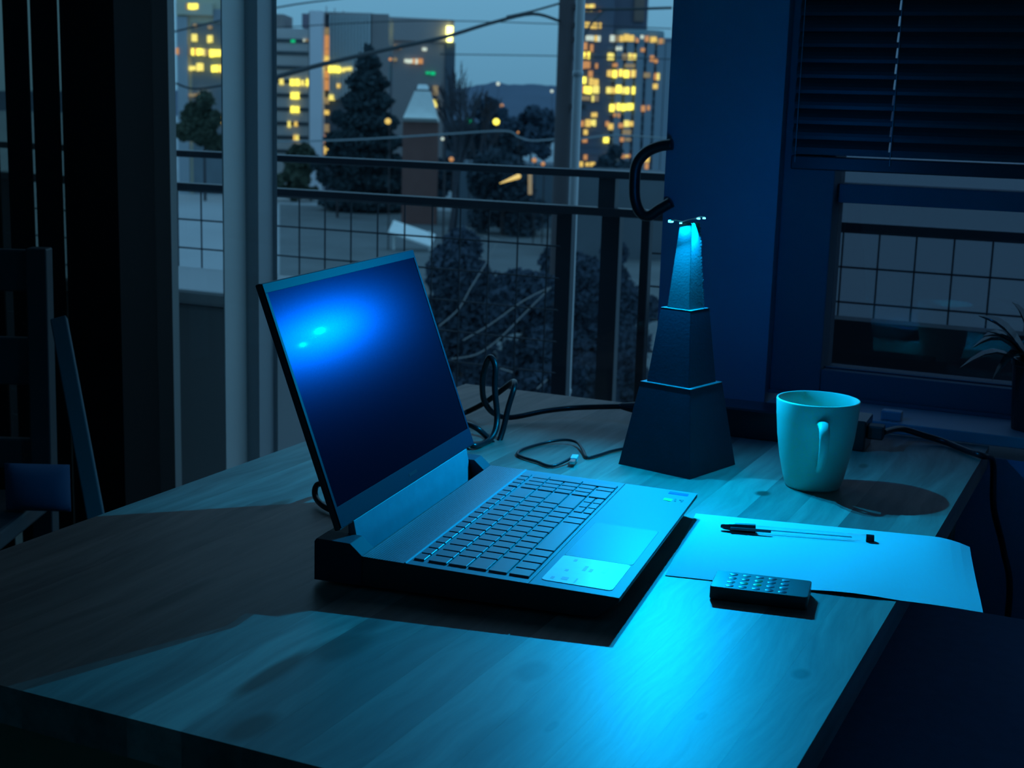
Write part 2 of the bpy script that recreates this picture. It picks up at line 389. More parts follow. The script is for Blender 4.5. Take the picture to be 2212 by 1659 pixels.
# perforated speaker strip
grm = mat('speaker_grille', (0.12, 0.13, 0.15), 0.45, metal=0.3)
n = grm.node_tree; bs = n.nodes['Principled BSDF']; tcn = n.nodes.new('ShaderNodeTexCoord'); vo = n.nodes.new('ShaderNodeTexVoronoi'); vo.inputs['Scale'].default_value = 420; vo.inputs['Randomness'].default_value = 0.1
rp = n.nodes.new('ShaderNodeValToRGB'); rp.color_ramp.elements[0].position = 0.30; rp.color_ramp.elements[0].color = (0.03, 0.03, 0.035, 1); rp.color_ramp.elements[1].position = 0.42; rp.color_ramp.elements[1].color = (0.16, 0.18, 0.2, 1)
n.links.new(tcn.outputs['Object'], vo.inputs['Vector']); n.links.new(vo.outputs['Distance'], rp.inputs[0]); n.links.new(rp.outputs[0], bs.inputs['Base Color'])
b = B(); prism(b, [(0.1958, dz(0.1958) - 0.0006), (0.1958, dz(0.1958)), (0.2364, dz(0.2364)), (0.2364, dz(.2364) - 0.0006)], 'x', 0, W_); obj('speaker_grille', b, grm, lap)
# rear block: two raised ends, low floor of the vent slot between
ZR = 0.0425
for (v0, v1) in ((0, 0.027), (0.334, W_)):
    b = B(); prism(b, [(0.2364, 0.0035), (0.2364, dz(.2364)), (0.2480, ZR - 0.001), (0.2810, ZR), (0.2830, ZR - 0.003), (0.2830, 0.0035)], 'x', v0, v1)
    obj('rear_block', b, mat('laptop_block', (0.035, 0.04, 0.055), 0.7, spec=0.2), lap, bevel=0.0006)
b = B(); prism(b, [(0.2365, 0.0035), (0.2365, 0.016), (0.262, 0.016), (0.264, 0.0405), (0.2830, 0.0405), (0.2830, 0.0035)], 'x', 0.0271, 0.3339); obj('vent', b, mat('vent_black', (0.01, 0.01, 0.012), 0.7), lap)
# lid
UB, WB, LH, TH_ = 0.25675, 0.04589 + 0.02803 * 0.25675, 0.23041, 1.91846
du, dw = -math.cos(TH_), math.sin(TH_)          # up the lid
nu, nw = -dw, du                                 # out of the screen, towards the palm rest
def LP(v, h, t): return Vector((v, UB + du * h + nu * t, WB + dw * h + nw * t))
def lbox(bm, v0, v1, h0, h1, t0, t1):
    vs = [bm.verts.new(LP(v, h, t)) for t in (t0, t1) for (v, h) in ((v0, h0), (v1, h0), (v1, h1), (v0, h1))]
    for f in ((0, 3, 2, 1), (4, 5, 6, 7), (0, 1, 5, 4), (1, 2, 6, 5), (2, 3, 7, 6), (3, 0, 4, 7)): bm.faces.new([vs[i] for i in f])
b = B(); lbox(b, 0, W_, 0, LH, -0.0065, -0.0006); obj('lid', b, lidm, lap, bevel=0.0012)
bezm = mat('bezel_plastic', (0.014, 0.016, 0.032), 0.55, spec=0.06)
SX0, SX1, SH0, SH1 = 0.0055, W_ - 0.0055, 0.0200, LH - 0.0095
b = B(); lbox(b, 0.001, W_ - 0.001, 0.0015, SH0, -0.0006, 0.0006); lbox(b, 0.001, W_ - 0.001, SH1, LH - 0.001, -0.0006, 0.0006)
lbox(b, 0.001, SX0, SH0, SH1, -0.0006, 0.0006); lbox(b, SX1, W_ - 0.001, SH0, SH1, -0.0006, 0.0006); obj('bezel', b, bezm, lap, bevel=0.0002, seg=1)
scr = bpy.data.materials.new('matte_screen'); scr.use_nodes = True; n = scr.node_tree; n.nodes.clear()
so = n.nodes.new('ShaderNodeOutputMaterial'); a1 = n.nodes.new('ShaderNodeAddShader'); a2 = n.nodes.new('ShaderNodeAddShader')
d_ = n.nodes.new('ShaderNodeBsdfDiffuse'); d_.inputs[0].default_value = (0.002, 0.003, 0.006, 1)
g1 = n.nodes.new('ShaderNodeBsdfGlossy'); g1.inputs[0].default_value = (0.0060, 0.0066, 0.020, 1); g1.inputs['Roughness'].default_value = 0.27
g2 = n.nodes.new('ShaderNodeBsdfGlossy'); g2.inputs[0].default_value = (0.0002, 0.0003, 0.0004, 1); g2.inputs['Roughness'].default_value = 0.06
n.links.new(g1.outputs[0], a1.inputs[0]); n.links.new(g2.outputs[0], a1.inputs[1]); n.links.new(a1.outputs[0], a2.inputs[0]); n.links.new(d_.outputs[0], a2.inputs[1]); n.links.new(a2.outputs[0], so.inputs[0])
b = B(); lbox(b, SX0, SX1, SH0, SH1, -0.0006, 0.0000); obj('screen', b, scr, lap)
b = B(); lbox(b, W_ / 2 - 0.010, W_ / 2 + 0.010, 0.0085, 0.0115, 0.0006, 0.0008); obj('lid_mark', b, mat('mark_grey', (0.02, 0.03, 0.04), 0.3), lap)
# hinge cover between the lid and the slot
b = B(); loft(b, [[LP(v, 0.001, 0.0002), Vector((v, UB - 0.0065, 0.020)), Vector((v, UB + 0.004, 0.020)), LP(v, 0.001, -0.006)] for v in (0.028, 0.333)])
obj('hinge_cover', b, mat('hinge_metal', (0.20, 0.22, 0.26), 0.5, metal=0.1, var=0.15, scale=60), lap, bevel=0.0004, seg=1)
# feet
for v in (0.03, 0.31):
    for u in (0.02, 0.25):
        b = B(); box(b, v, v + 0.02, u, u + 0.008, 0, 0.0036); obj('foot', b, darkm, lap)
# keys
keym = mat('key_cap', (0.13, 0.15, 0.17), 0.42, spec=0.5)
keys = {}
def key(v0, v1, u0_, u1_):
    g = 0.0
    a, c = round(v1 - v0, 4), round(u1_ - u0_, 4)
    z = dz((u0_ + u1_) / 2)
    if (a, c) not in keys:
        b = B()
        bot = [(0, 0), (a, 0), (a, c), (0, c)]; q = 0.0005
        top = [(q, q), (a - q, q), (a - q, c - q), (q, c - q)]
        loft(b, [[(x, y, -0.0004) for x, y in bot], [(x, y, 0.0011) for x, y in bot], [(x, y, 0.0015) for x, y in top]])
        o = obj('key', b, keym, lap, loc=(v0, u0_, z)); keys[(a, c)] = o
    else:
        o = keys[(a, c)].copy(); C.objects.link(o); o.parent = lap; o.location = (v0, u0_, z)
    o.rotation_euler = (0.028, 0, 0)
G = 0.0025
def row(u0_, u1_, start, widths, p):
    x = start
    for w_ in widths: key(x, x + w_ * p - G, u0_, u1_); x += w_ * p
P_ = 0.0179; V0 = 0.0128; N0 = 0.2835; NP = 0.0145
rows = [(0.0840, 0.1020), (0.1045, 0.1210), (0.1232, 0.1400), (0.1418, 0.1585), (0.1604, 0.1773), (0.1815, 0.1912)]
row(*rows[5], V0, [1] * 15, P_); row(*rows[5], N0, [1] * 4, NP)
row(*rows[4], V0, [1] * 13 + [2], P_); row(*rows[4], N0, [1] * 4, NP)
row(*rows[3], V0, [1.5] + [1] * 12 + [1.5], P_); row(*rows[3], N0, [1] * 3, NP)
row(*rows[2], V0, [1.75] + [1] * 11 + [2.25], P_); row(*rows[2], N0, [1] * 3, NP)
key(N0 + 3 * NP, N0 + 4 * NP - G, rows[2][0], rows[3][1])
row(*rows[1], V0, [2.25] + [1] * 10 + [2.75], P_); row(*rows[1], N0, [1] * 3, NP)
row(*rows[0], V0, [1.08] * 4, P_); key(0.0905, 0.1815, *rows[0]); row(*rows[0], 0.1840, [1.07] * 2, P_)
x = 0.2235
for i in range(3):
    key(x, x + 0.0175, 0.0840, 0.0920)
    key(x, x + 0.0175, 0.0940, 0.1020); x += 0.0193
row(*rows[0], N0, [2, 1], NP); key(N0 + 3 * NP, N0 + 4 * NP - G, rows[0][0], rows[1][1])
# touchpad outline groove, sticker, small labels
def deckslab(name, pts, t0, t1, m_, par=lap):
    b = B(); A = [b.verts.new((v, u, dz(u) + t0)) for v, u in pts]; T = [b.verts.new((v, u, dz(u) + t1)) for v, u in pts]
    b.faces.new(A[::-1]); b.faces.new(T); n_ = len(pts)
    for i in range(n_): b.faces.new((A[i], A[(i + 1) % n_], T[(i + 1) % n_], T[i]))
    return obj(name, b, m_, par)
deckslab('touchpad_groove', rrect(0.0882, 0.2018, 0.0088, 0.0738, 0.003), -0.0001, 0.00006, mat('groove_dark', (0.09, 0.10, 0.11), 0.6))
deckslab('touchpad', rrect(0.0888, 0.2012, 0.0094, 0.0732, 0.003), 0.0, 0.00022, mat('touchpad_grey', (0.20, 0.23, 0.28), 0.5, spec=0.25))
st = deckslab('sticker', rrect(0.0140, 0.0872, 0.0100, 0.0735, 0.004), 0.0, 0.0005, mat('sticker_white', (0.72, 0.92, 0.90), 0.35, var=0.06, scale=90)); st['label'] = 'pale glossy sticker'
blotm = mat('sticker_print', (0.45, 0.62, 0.66), 0.3)
for (v0, v1, u0_, u1_) in ((0.022, 0.029, 0.052, 0.058), (0.052, 0.066, 0.044, 0.047), (0.052, 0.060, 0.038, 0.041), (0.055, 0.07, 0.026, 0.030), (0.02, 0.026, 0.064, 0.067), (0.074, 0.080, 0.058, 0.061), (0.018, 0.030, 0.044, 0.0455), (0.045, 0.05, 0.058, 0.061)):
    deckslab('print_mark', [(v0, u0_), (v1, u0_), (v1, u1_), (v0, u1_)], 0.0005, 0.00062, blotm, st)
deckslab('spec_label', [(0.3410, 0.0080), (0.3500, 0.0080), (0.3510, 0.0290), (0.3420, 0.0290)], 0, 0.0003, mat('label_blue', (0.03, 0.10, 0.55), 0.35))
deckslab('spec_label', [(0.3130, 0.0200), (0.3220, 0.0200), (0.3230, 0.0290), (0.3140, 0.0290)], 0, 0.0003, mat('label_green', (0.15, 0.75, 0.05), 0.35))
deckslab('spec_label', [(0.3150, 0.0150), (0.3250, 0.0165), (0.3250, 0.0185), (0.3150, 0.0175)], 0, 0.0003, darkm)
deckslab('spec_label', [(0.3160, 0.0085), (0.3245, 0.0085), (0.3245, 0.0130), (0.3205, 0.0130), (0.3205, 0.0105), (0.3160, 0.0105)], 0, 0.0003, darkm)

# ------------------------------------------------------------------ lamp: three-tier tower with LED strip
TC = (0.45425, -0.31844)
tower = thing('tower_lamp', 'black three-tier cardboard tower lamp with glowing LEDs on top', 'lamp', (TC[0], TC[1], TT), 0.52773 + PI / 4)
cardm = mat('black_card', (0.022, 0.032, 0.055), 0.6, spec=0.25, var=0.15, scale=30, bump=0.15, bscale=300)
edgem = mat('lit_rim_torn_edge', (0.12, 0.125, 0.14), 0.5)  # paler than the card: lamplight on ledge rims painted in; also torn edge
topm = mat('lit_top_card', (0.055, 0.062, 0.07), 0.6, var=0.15, scale=80, bump=0.3, bscale=400)  # black card painted paler on the top tier for the LED light there
def sq(s, z):
    h = s / math.sqrt(2); return [(h, h, z), (-h, h, z), (-h, -h, z), (h, -h, z)]
tiers = [(0.0737, 0.0509, 0.0, 0.1043, cardm), (0.0430, 0.0300, 0.1048, 0.1957, cardm), (0.0222, 0.0118, 0.1962, 0.2990, topm)]
for (a, c, z0, z1, m_) in tiers:
    b = B(); loft(b, [sq(a, z0), sq(a + (c - a) * 0.985, z0 + (z1 - z0) * 0.985), sq(c, z1)]); obj('tier', b, m_, tower, bevel=0.0003, seg=1)
for (s, z) in ((0.0515, 0.1043), (0.0302, 0.1957)):
    b = B(); loft(b, [sq(s, z), sq(s, z + 0.0005)]); obj('ledge', b, edgem, tower)
# torn edge on the corner of the top tier
b = B(); R2 = random.Random(5)
for i in range(26):
    t = i / 26; s = 0.0222 + (0.0118 - 0.0222) * t; h = s / math.sqrt(2); z = 0.1965 + 0.1025 * t
    q = 0.0004 + R2.random() * 0.0009
    box(b, h - 0.0006, h + q, -h - q, -h + 0.0004, z, z + 0.0026)
obj('torn_edge', b, edgem, tower)
# LED strip (child of tower); local frame = world rotated
TI = (Matrix.Translation(Vector((TC[0], TC[1], TT))) @ Matrix.Rotation(0.52773 + PI / 4, 4, 'Z')).inverted()
def tl(p): return TI @ Vector(p)
stripm = mat('led_strip', (0.45, 0.5, 0.5), 0.4)
b = B(); pa = [Vector((0.4335, -0.3335, TT + 0.3005)), Vector((0.4395, -0.3262, TT + 0.3010)), Vector((0.4470, -0.3245, TT + 0.2995)), Vector((0.4530, -0.3215, TT + 0.3015)), Vector((0.4600, -0.3180, TT + 0.3035)), Vector((0.4655, -0.3145, TT + 0.3062)), Vector((0.4705, -0.3125, TT + 0.3060))]
wd = Vector((0.42, -0.9, 0)) * 0.0042
rings = [[tl(p - wd + Vector((0, 0, 0.0))), tl(p + wd), tl(p + wd + Vector((0, 0, 0.0009))), tl(p - wd + Vector((0, 0, 0.0009)))] for p in pa]
loft(b, rings); obj('led_strip', b, stripm, tower)
ledm = mat('led_glow', (0.2, 0.6, 0.8), 0.4, emit=(0.10, 0.80, 1.0), es=5)
for p, s in ((LED_A + Vector((0.0, 0.0035, 0.0006)), 0.0022), (Vector((0.4470, -0.331, TT + 0.2985)), 0.0011), (Vector((0.4655, -0.3205, TT + 0.3045)), 0.0014), (Vector((0.4712, -0.3165, TT + 0.3050)), 0.0013)):
    q = tl(p); b = B(); box(b, q.x - s, q.x + s, q.y - s, q.y + s, q.z - s * .6, q.z + s * .6); obj('led', b, ledm, tower)

# ------------------------------------------------------------------ mug
MC = (0.6265, -0.3330)
mug = thing('mug', 'plain off-white ceramic mug with handle, standing right of the tower lamp', 'mug', (MC[0], MC[1], TT), -1.22)
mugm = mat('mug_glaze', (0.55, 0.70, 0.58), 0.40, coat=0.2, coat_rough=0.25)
prof = [(0, 0.002), (0.026, 0.002), (0.0275, 0), (0.0305, 0.0), (0.0325, 0.003), (0.0360, 0.015), (0.0405, 0.035), (0.0445, 0.060), (0.0470, 0.085), (0.0482, 0.1035), (0.0480, 0.1050), (0.0468, 0.1055), (0.0457, 0.1045), (0.0445, 0.090), (0.0420, 0.060), (0.0380, 0.034), (0.033, 0.014), (0.025, 0.008), (0, 0.007)]
b = B(); lathe(b, prof, 64); obj('body', b, mugm, mug, smooth=True)
b = B()
path = smooth_path([(0.0445, 0, 0.083), (0.0560, 0, 0.086), (0.0680, 0, 0.079), (0.0715, 0, 0.064), (0.0660, 0, 0.048), (0.0550, 0, 0.036), (0.0400, 0, 0.030)], 6)
rings = []
for i, p in enumerate(path):
    t = (path[min(i + 1, len(path) - 1)] - path[max(i - 1, 0)]).normalized(); s = Vector((0, 1, 0)); nn = t.cross(s)
    k_ = i / (len(path) - 1); wv = 0.0072 - 0.0034 * k_; tv = 0.0042 - 0.0009 * math.sin(PI * k_)
    rings.append([p + s * wv * math.cos(a) + nn * tv * math.sin(a) for a in [2 * PI * j / 14 for j in range(14)]])
loft(b, rings); obj('handle', b, mugm, mug, smooth=True)

# ------------------------------------------------------------------ paper sheet hanging over the right edge
pm = mat('white_paper', (0.70, 0.72, 0.74), 0.9, spec=0.1, var=0.02, scale=9)
p00, p10, p01 = Vector((0.5813, -0.7349, 0)), Vector((0.8620, -0.6820, 0)), Vector((0.5426, -0.5195, 0))
p11 = p10 + (p01 - p00)
b = B(); NX, NY = 28, 8; top = []; botv = []
for j in range(NY + 1):
    ra = []; rb = []
    for i in range(NX + 1):
        s, t = i / NX, j / NY
        p = p00.lerp(p10, s).lerp(p01.lerp(p11, s), t)
        z = TT + 0.0006
        over = max(0.0, p.x - (WT - 0.004))
        z -= over * over * 5.0 * (0.10 + 0.90 * t ** 1.5)
        z += 0.0022 * math.sin(PI * min(1, max(0, (p.x - 0.70) / 0.09))) * (1 - t)
        ra.append(b.verts.new((p.x, p.y, z + 0.0002))); rb.append(b.verts.new((p.x, p.y, z)))
    top.append(ra); botv.append(rb)
for j in range(NY):
    for i in range(NX):
        b.faces.new((top[j][i], top[j][i + 1], top[j + 1][i + 1], top[j + 1][i])); b.faces.new((botv[j][i], botv[j + 1][i], botv[j + 1][i + 1], botv[j][i + 1]))
for i in range(NX): b.faces.new((top[0][i], botv[0][i], botv[0][i + 1], top[0][i + 1])); b.faces.new((top[NY][i], top[NY][i + 1], botv[NY][i + 1], botv[NY][i]))
for j in range(NY): b.faces.new((top[j][0], top[j + 1][0], botv[j + 1][0], botv[j][0])); b.faces.new((top[j][NX], botv[j][NX], botv[j + 1][NX], top[j + 1][NX]))
tag(obj('paper_sheet', b, pm), 'blank white sheet of paper hanging over the table edge beside the laptop', 'paper')

# pen
pz = TT + 0.0058
pA = on_z(1557, 1131, pz + 0.002); pB = on_z(1888, 1161, pz)
pd = (pB - pA); plen = pd.length; ang = math.atan2(pd.y, pd.x)
pen = thing('ballpoint_pen', 'clear ballpoint pen with dark cap lying on the white paper', 'pen', (pA.x, pA.y, TT + 0.0052), ang)
inkm = mat('pen_dark', (0.01, 0.012, 0.02), 0.35)
pg = glass_mat('pen_clear', (0.98, 0.99, 0.99))
def xt(bm, pts, n=12): return loft(bm, [[(x, r * math.cos(2 * PI * k / n), z + r * math.sin(2 * PI * k / n)) for k in range(n)] for (x, r, z) in pts])
Z_ = 0.0
b = B(); xt(b, [(0.0, 0.0016, Z_), (0.003, 0.0030, Z_), (0.014, 0.0045, Z_), (0.036, 0.0050, Z_)]); obj('cap', b, inkm, pen, smooth=False)
b = B(); box(b, 0.010, 0.052, -0.0066, -0.0048, -0.0015, 0.0015); obj('clip', b, inkm, pen, bevel=0.0005)
b = B(); xt(b, [(0.0362, 0.0040, Z_ - .0005), (plen - 0.008, 0.0038, Z_ - 0.0008)], 6); obj('barrel', b, pg, pen)
b = B(); xt(b, [(0.0365, 0.0007, Z_ - .0005), (plen - 0.022, 0.0007, Z_ - 0.0008)], 8); obj('refill', b, mat('refill_blue', (0.5, 0.65, 0.7), 0.4), pen)
b = B(); xt(b, [(plen - 0.0078, 0.0042, Z_ - .0008), (plen, 0.0040, Z_ - 0.0008)], 10); obj('end_plug', b, inkm, pen)

# remote control
RZ = TT + 0.012
ra_, rb_, rc_, rd_ = [on_z(*q, RZ) for q in ((1550, 1232), (1757, 1256), (1742, 1293), (1532, 1268))]
ex = (rb_ - ra_); ex = (ex + (rc_ - rd_)) / 2; Lr = ex.length; an = math.atan2(ex.y, ex.x)
cen = (ra_ + rb_ + rc_ + rd_) / 4; Wr = 0.048
rem = thing('remote_control', 'small black remote with round buttons, lying half on the paper', 'remote', (cen.x, cen.y, TT + 0.0009), an)
b = B(); o2 = rrect(-Lr / 2, Lr / 2, -Wr / 2, Wr / 2, 0.003); prism(b, o2, 'z', 0, 0.0118); obj('case', b, mat('remote_black', (0.018, 0.02, 0.024), 0.4, coat=0.2), rem, bevel=0.0007)
btn = [mat('button_%d' % i, c, 0.35) for i, c in enumerate(((0.12, 0.16, 0.22), (0.22, 0.26, 0.30), (0.06, 0.08, 0.13), (0.12, 0.40, 0.06), (0.08, 0.25, 0.10)))]
cols = [[1, 1, 0, 0], [0, 4, 2, 1], [0, 3, 4, 0], [2, 0, 2, 2], [2, 0, 0, 1]]
proto = {}
for i in range(5):
    for j in range(4):
        k_ = cols[i][j]; x = -Lr / 2 + 0.0165 + i * 0.0118; y = -Wr / 2 + 0.0075 + j * 0.0110
        if k_ not in proto:
            b = B(); lathe(b, [(0, 0.0005), (0.0030, 0.00045), (0.0038, 0.0002), (0.0040, 0)], 14); o = obj('button', b, btn[k_], rem, loc=(x, y, 0.0118), smooth=True); proto[k_] = o
        else:
            o = proto[k_].copy(); C.objects.link(o); o.parent = rem; o.location = (x, y, 0.0118)

# ------------------------------------------------------------------ power brick and cables
pb = thing('power_adapter', 'long black power adapter behind the lamp and the mug', 'adapter', (0.335, -0.142, TT), math.atan2(0.015, 0.31))
b = B(); box(b, 0, 0.312, -0.0, 0.062, 0, 0.0405); obj('case', b, mat('brick_black', (0.014, 0.015, 0.018), 0.3, coat=0.3), pb, bevel=0.0025)
b = B(); xt(b, [(-0.022, 0.0045, 0.026), (-0.012, 0.0065, 0.026), (0.0, 0.0085, 0.026)]); obj('plug', b, darkm, pb)
b = B(); box(b, 0.312, 0.333, 0.008, 0.030, 0.016, 0.034); obj('plug', b, darkm, pb, bevel=0.002)
cabm = mat('cable_black', (0.012, 0.013, 0.016), 0.38, coat=0.2)
yl = -0.135
def ct(px, py, z): p = on_z(px, py, TT + z); return p
pL = pb.matrix_basis @ Vector((-0.020, 0, 0.026)); pL = Matrix.Translation(pb.location) @ Matrix.Rotation(pb.rotation_euler.z, 4, 'Z') @ Vector((-0.020, 0, 0.026))
pR = Matrix.Translation(pb.location) @ Matrix.Rotation(pb.rotation_euler.z, 4, 'Z') @ Vector((0.331, 0.019, 0.025))
b = B()
yc = -0.30
def cy(px, py, y): return on_y(px, py, y)
pts = [pL, cy(1250, 880, -0.150), cy(1180, 887, -0.18), cy(1105, 901, -0.22), cy(1068, 893, -0.25), cy(1047, 868, -0.27), cy(1042, 835, -0.285), cy(1046, 800, -0.29), cy(1058, 772, -0.30), cy(1070, 790, -0.305), cy(1069, 840, -0.31), cy(1074, 900, -0.315), cy(1068, 935, -0.33), cy(1050, 955, -0.35), ct(1020, 962, 0.006), ct(1000, 940, 0.006), ct(985, 905, 0.006), ct(940, 870, 0.006)]
tube(b, smooth_path(pts, 7), 0.0040, 12)
tag(obj('power_cable', b, cabm, smooth=True), 'thick black cable from the adapter rising in a tall narrow loop', 'cable')
b = B()
pts = [ct(985, 898, 0.0075), ct(1010, 889, 0.010), cy(1050, 868, -0.24), cy(1090, 838, -0.25), cy(1110, 824, -0.27), cy(1110, 840, -0.29), cy(1098, 880, -0.30), cy(1086, 930, -0.31), cy(1072, 964, -0.325), cy(1058, 950, -0.335), cy(1030, 925, -0.35), ct(1000, 915, 0.02), ct(960, 925, 0.012)]
tube(b, smooth_path(pts, 7), 0.0038, 12)
tag(obj('power_cable', b, cabm, smooth=True), 'black cable crossing over in a leaning loop beside the screen corner', 'cable')
b = B(); pts = [ct(760, 1010, 0.03), ct(700, 1040, 0.022), ct(682, 1052, 0.018), ct(684, 1078, 0.008), ct(712, 1100, 0.005), ct(760, 1110, 0.005)]
tube(b, smooth_path(pts, 7), 0.0033, 10)
tag(obj('power_cable', b, cabm, smooth=True), 'short black cable bend peeking out behind the left edge of the screen', 'cable')
b = B(); pts = [pR, on_z(1945, 926, TT + 0.020), on_z(1995, 940, TT + 0.012), on_z(2040, 954, TT + 0.006), on_z(2085, 972, TT + 0.005), on_z(2120, 984, TT + 0.0052), Vector((0.800, -0.055, TT - 0.008)), Vector((0.806, -0.050, TT - 0.07)), on_y(2168, 1190, -0.03), on_y(2180, 1300, -0.03), Vector((0.83, -0.03, TT - 0.40)), Vector((0.84, -0.03, 0.03))]
tube(b, smooth_path(pts, 7), 0.0042, 12)
tag(obj('power_cable', b, cabm, smooth=True), 'black cable behind the mug running off the right table edge', 'cable')
usb = thing('usb_cable', 'thin black cable coiled by the tower lamp with a silver plug', 'cable', (0.38, -0.34, TT))
def ul(px, py, z=0.0026): p = on_z(px, py, TT + z); return p - Vector((0.38, -0.34, TT))
b = B(); tube(b, smooth_path([ul(1352, 968), ul(1322, 974), ul(1290, 984), ul(1268, 988), ul(1259, 972, .004), ul(1245, 955, .006), ul(1215, 950, .006), ul(1170, 958), ul(1130, 970), ul(1118, 980), ul(1130, 988), ul(1160, 997), ul(1190, 1007), ul(1220, 997, .005), ul(1240, 985, 0.0075)], 7), 0.0019, 8); obj('cord', b, cabm, usb, smooth=True)
a_, c_ = ul(1243, 986, .0065), ul(1228, 1014, .0045)
dd = (c_ - a_).normalized(); ss = dd.cross(Vector((0, 0, 1))).normalized(); uu = ss.cross(dd)
def ub(bm, t0, t1, w0, h0): loft(bm, [[a_ + dd * t + ss * x + uu * y for x, y in ((-w0, -h0), (w0, -h0), (w0, h0), (-w0, h0))] for t in (t0, t1)])
b = B(); ub(b, 0, 0.017, 0.0042, 0.0028); obj('plug_body', b, mat('plug_white', (0.6, 0.65, 0.65), 0.35), usb, bevel=0.0008)
b = B(); ub(b, 0.017, 0.030, 0.0034, 0.0018); obj('plug_tip', b, mat('plug_metal', (0.55, 0.58, 0.6), 0.25, metal=1.0), usb, bevel=0.0003)

# ------------------------------------------------------------------ plant on the sill
pl = thing('potted_plant', 'small plant with drooping dark leaves in a black pot on the window sill', 'plant', (0.832, 0.062, TT + 0.0167))
potm = mat('pot_black', (0.02, 0.022, 0.025), 0.4)
b = B(); lathe(b, [(0, 0), (0.024, 0), (0.030, 0.088), (0.032, 0.090), (0.032, 0.096), (0.029, 0.096), (0.026, 0.08), (0, 0.08)], 28); obj('pot', b, potm, pl, smooth=False)
leafm = mat('leaf_dark', (0.03, 0.045, 0.03), 0.32, coat=0.4, var=0.3, scale=40)
leafg = mat('leaf_green', (0.10, 0.13, 0.02), 0.4)
def leaf(base, tip, wd, droop, m_):
    b = B(); base = Vector(base); tip = Vector(tip); d = tip - base; s = d.cross(Vector((0, 0, 1))).normalized(); rg = []
    for i in range(7):
        t = i / 6; p = base + d * t + Vector((0, 0, droop * math.sin(PI * t))); w_ = wd * math.sin(PI * min(1, 0.12 + t * 0.88)) ** 0.8 * (1 if i < 6 else 0.1)
        rg.append([p - s * w_, p + Vector((0, 0, -w_ * 0.35)), p + s * w_, p + Vector((0, 0, -w_ * 0.35 - 0.0006))])
    loft(b, rg); return obj('leaf', b, m_, pl, smooth=True)
for (bx, by, bz, tx, ty, tz, wd, dr) in ((-.01, 0, .09, -.085, -.01, .105, .022, .030), (-.01, .0, .09, -.070, -.02, .125, .022, .022), (-.005, 0, .09, -.080, .0, .150, .024, .02), (-.01, -.005, .085, -.095, -.03, .080, .016, .025), (0, -.01, .09, -.05, -.05, .07, .012, .03),
                                         (0, 0, .09, .03, -.05, .12, .014, .02), (.01, 0, .09, .08, .0, .12, .014, .03), (0, .01, .09, -.04, .02, .17, .013, .02), (0, 0, .09, .05, .02, .16, .014, .02), (-.005, 0, .09, -.065, -.035, .135, .008, .012)):
    leaf((bx, by, bz), (tx, ty, tz), wd, dr, leafm)
leaf((0, 0, .10), (-.022, 0, .225), .012, .02, leafg)
b = B(); tube(b, smooth_path([(0, 0, .08), (-.004, 0, .13), (-.012, 0, .20)]), 0.0015, 6); obj('stem', b, leafm, pl)
b = B(); box(b, 0.640, 0.668, 0.012, 0.030, TT + 0.0167, TT + 0.030); tag(obj('window_latch', b, mat('latch_grey', (0.4, 0.4, 0.45), 0.4), bevel=0.002), 'small dark catch on the window sill just right of the mug', 'latch')

# ------------------------------------------------------------------ chairs
chm = mat('dark_wood_chair', (0.05, 0.042, 0.045), 0.5, var=0.2, scale=10)
chc = at_d(150, 1000, 2.3)
ch = thing('wooden_chair', 'dark ladder-back chair at the left, in front of the vertical blinds', 'chair', (-1.067, -0.40, 0), 0.42)
for x in (0.0, 0.44):
    b = B(); prism(b, [(-.018, 0), (.018, 0), (.018, 0.45), (0.030, 0.925), (-0.002, 0.925), (-.018, .45)], 'x', x - 0.017, x + 0.017); obj('leg', b, chm, ch, bevel=0.003)
for x in (0.0, 0.44):
    b = B(); box(b, x - .017, x + .017, -0.42, -0.385, 0, 0.4998); obj('leg', b, chm, ch, bevel=0.003)
b = B(); box(b, -0.02, 0.46, -0.43, -0.02, 0.50, 0.53); obj('seat', b, chm, ch, bevel=0.005)
for (z0, z1) in ((0.853, 0.921), (0.700, 0.778), (0.56, 0.61)):
    b = B(); t0 = 0.004 + (z0 - .45) * .03; box(b, 0.0172, 0.4228, t0 - 0.008, t0 + 0.010, z0, z1); obj('slat', b, chm, ch, bevel=0.003)
a_ = at_d(112, 1062, 2.22)
cu = thing('blue_cushion', 'small blue cushion leaning against the chair back at the left', 'cushion', (a_.x, a_.y - 0.03, 0.531), 0.45)
b = B()
NXc, NZc = 10, 10
fr = []; bk = []
for j in range(NZc + 1):
    f_ = []; k2 = []
    for i in range(NXc + 1):
        s, t = i / NXc, j / NZc; th = 0.026 * (math.sin(PI * s) * math.sin(PI * t)) ** 0.4 if 0 < s < 1 and 0 < t < 1 else 0.0
        x = (s - .5) * 0.10; z = t * 0.075
        f_.append(b.verts.new((x, -th - 0.001, z))); k2.append(b.verts.new((x, th + 0.001, z)))
    fr.append(f_); bk.append(k2)
for j in range(NZc):
    for i in range(NXc):
        b.faces.new((fr[j][i], fr[j][i + 1], fr[j + 1][i + 1], fr[j + 1][i])); b.faces.new((bk[j][i], bk[j + 1][i], bk[j + 1][i + 1], bk[j][i + 1]))
for i in range(NXc): b.faces.new((fr[0][i], bk[0][i], bk[0][i + 1], fr[0][i + 1])); b.faces.new((fr[NZc][i], fr[NZc][i + 1], bk[NZc][i + 1], bk[NZc][i]))
for j in range(NZc): b.faces.new((fr[j][0], fr[j + 1][0], bk[j + 1][0], bk[j][0])); b.faces.new((fr[j][NXc], bk[j][NXc], bk[j + 1][NXc], fr[j + 1][NXc]))
o = obj('pad', b, mat('cushion_blue', (0.07, 0.11, 0.20), 0.85), cu, smooth=True)
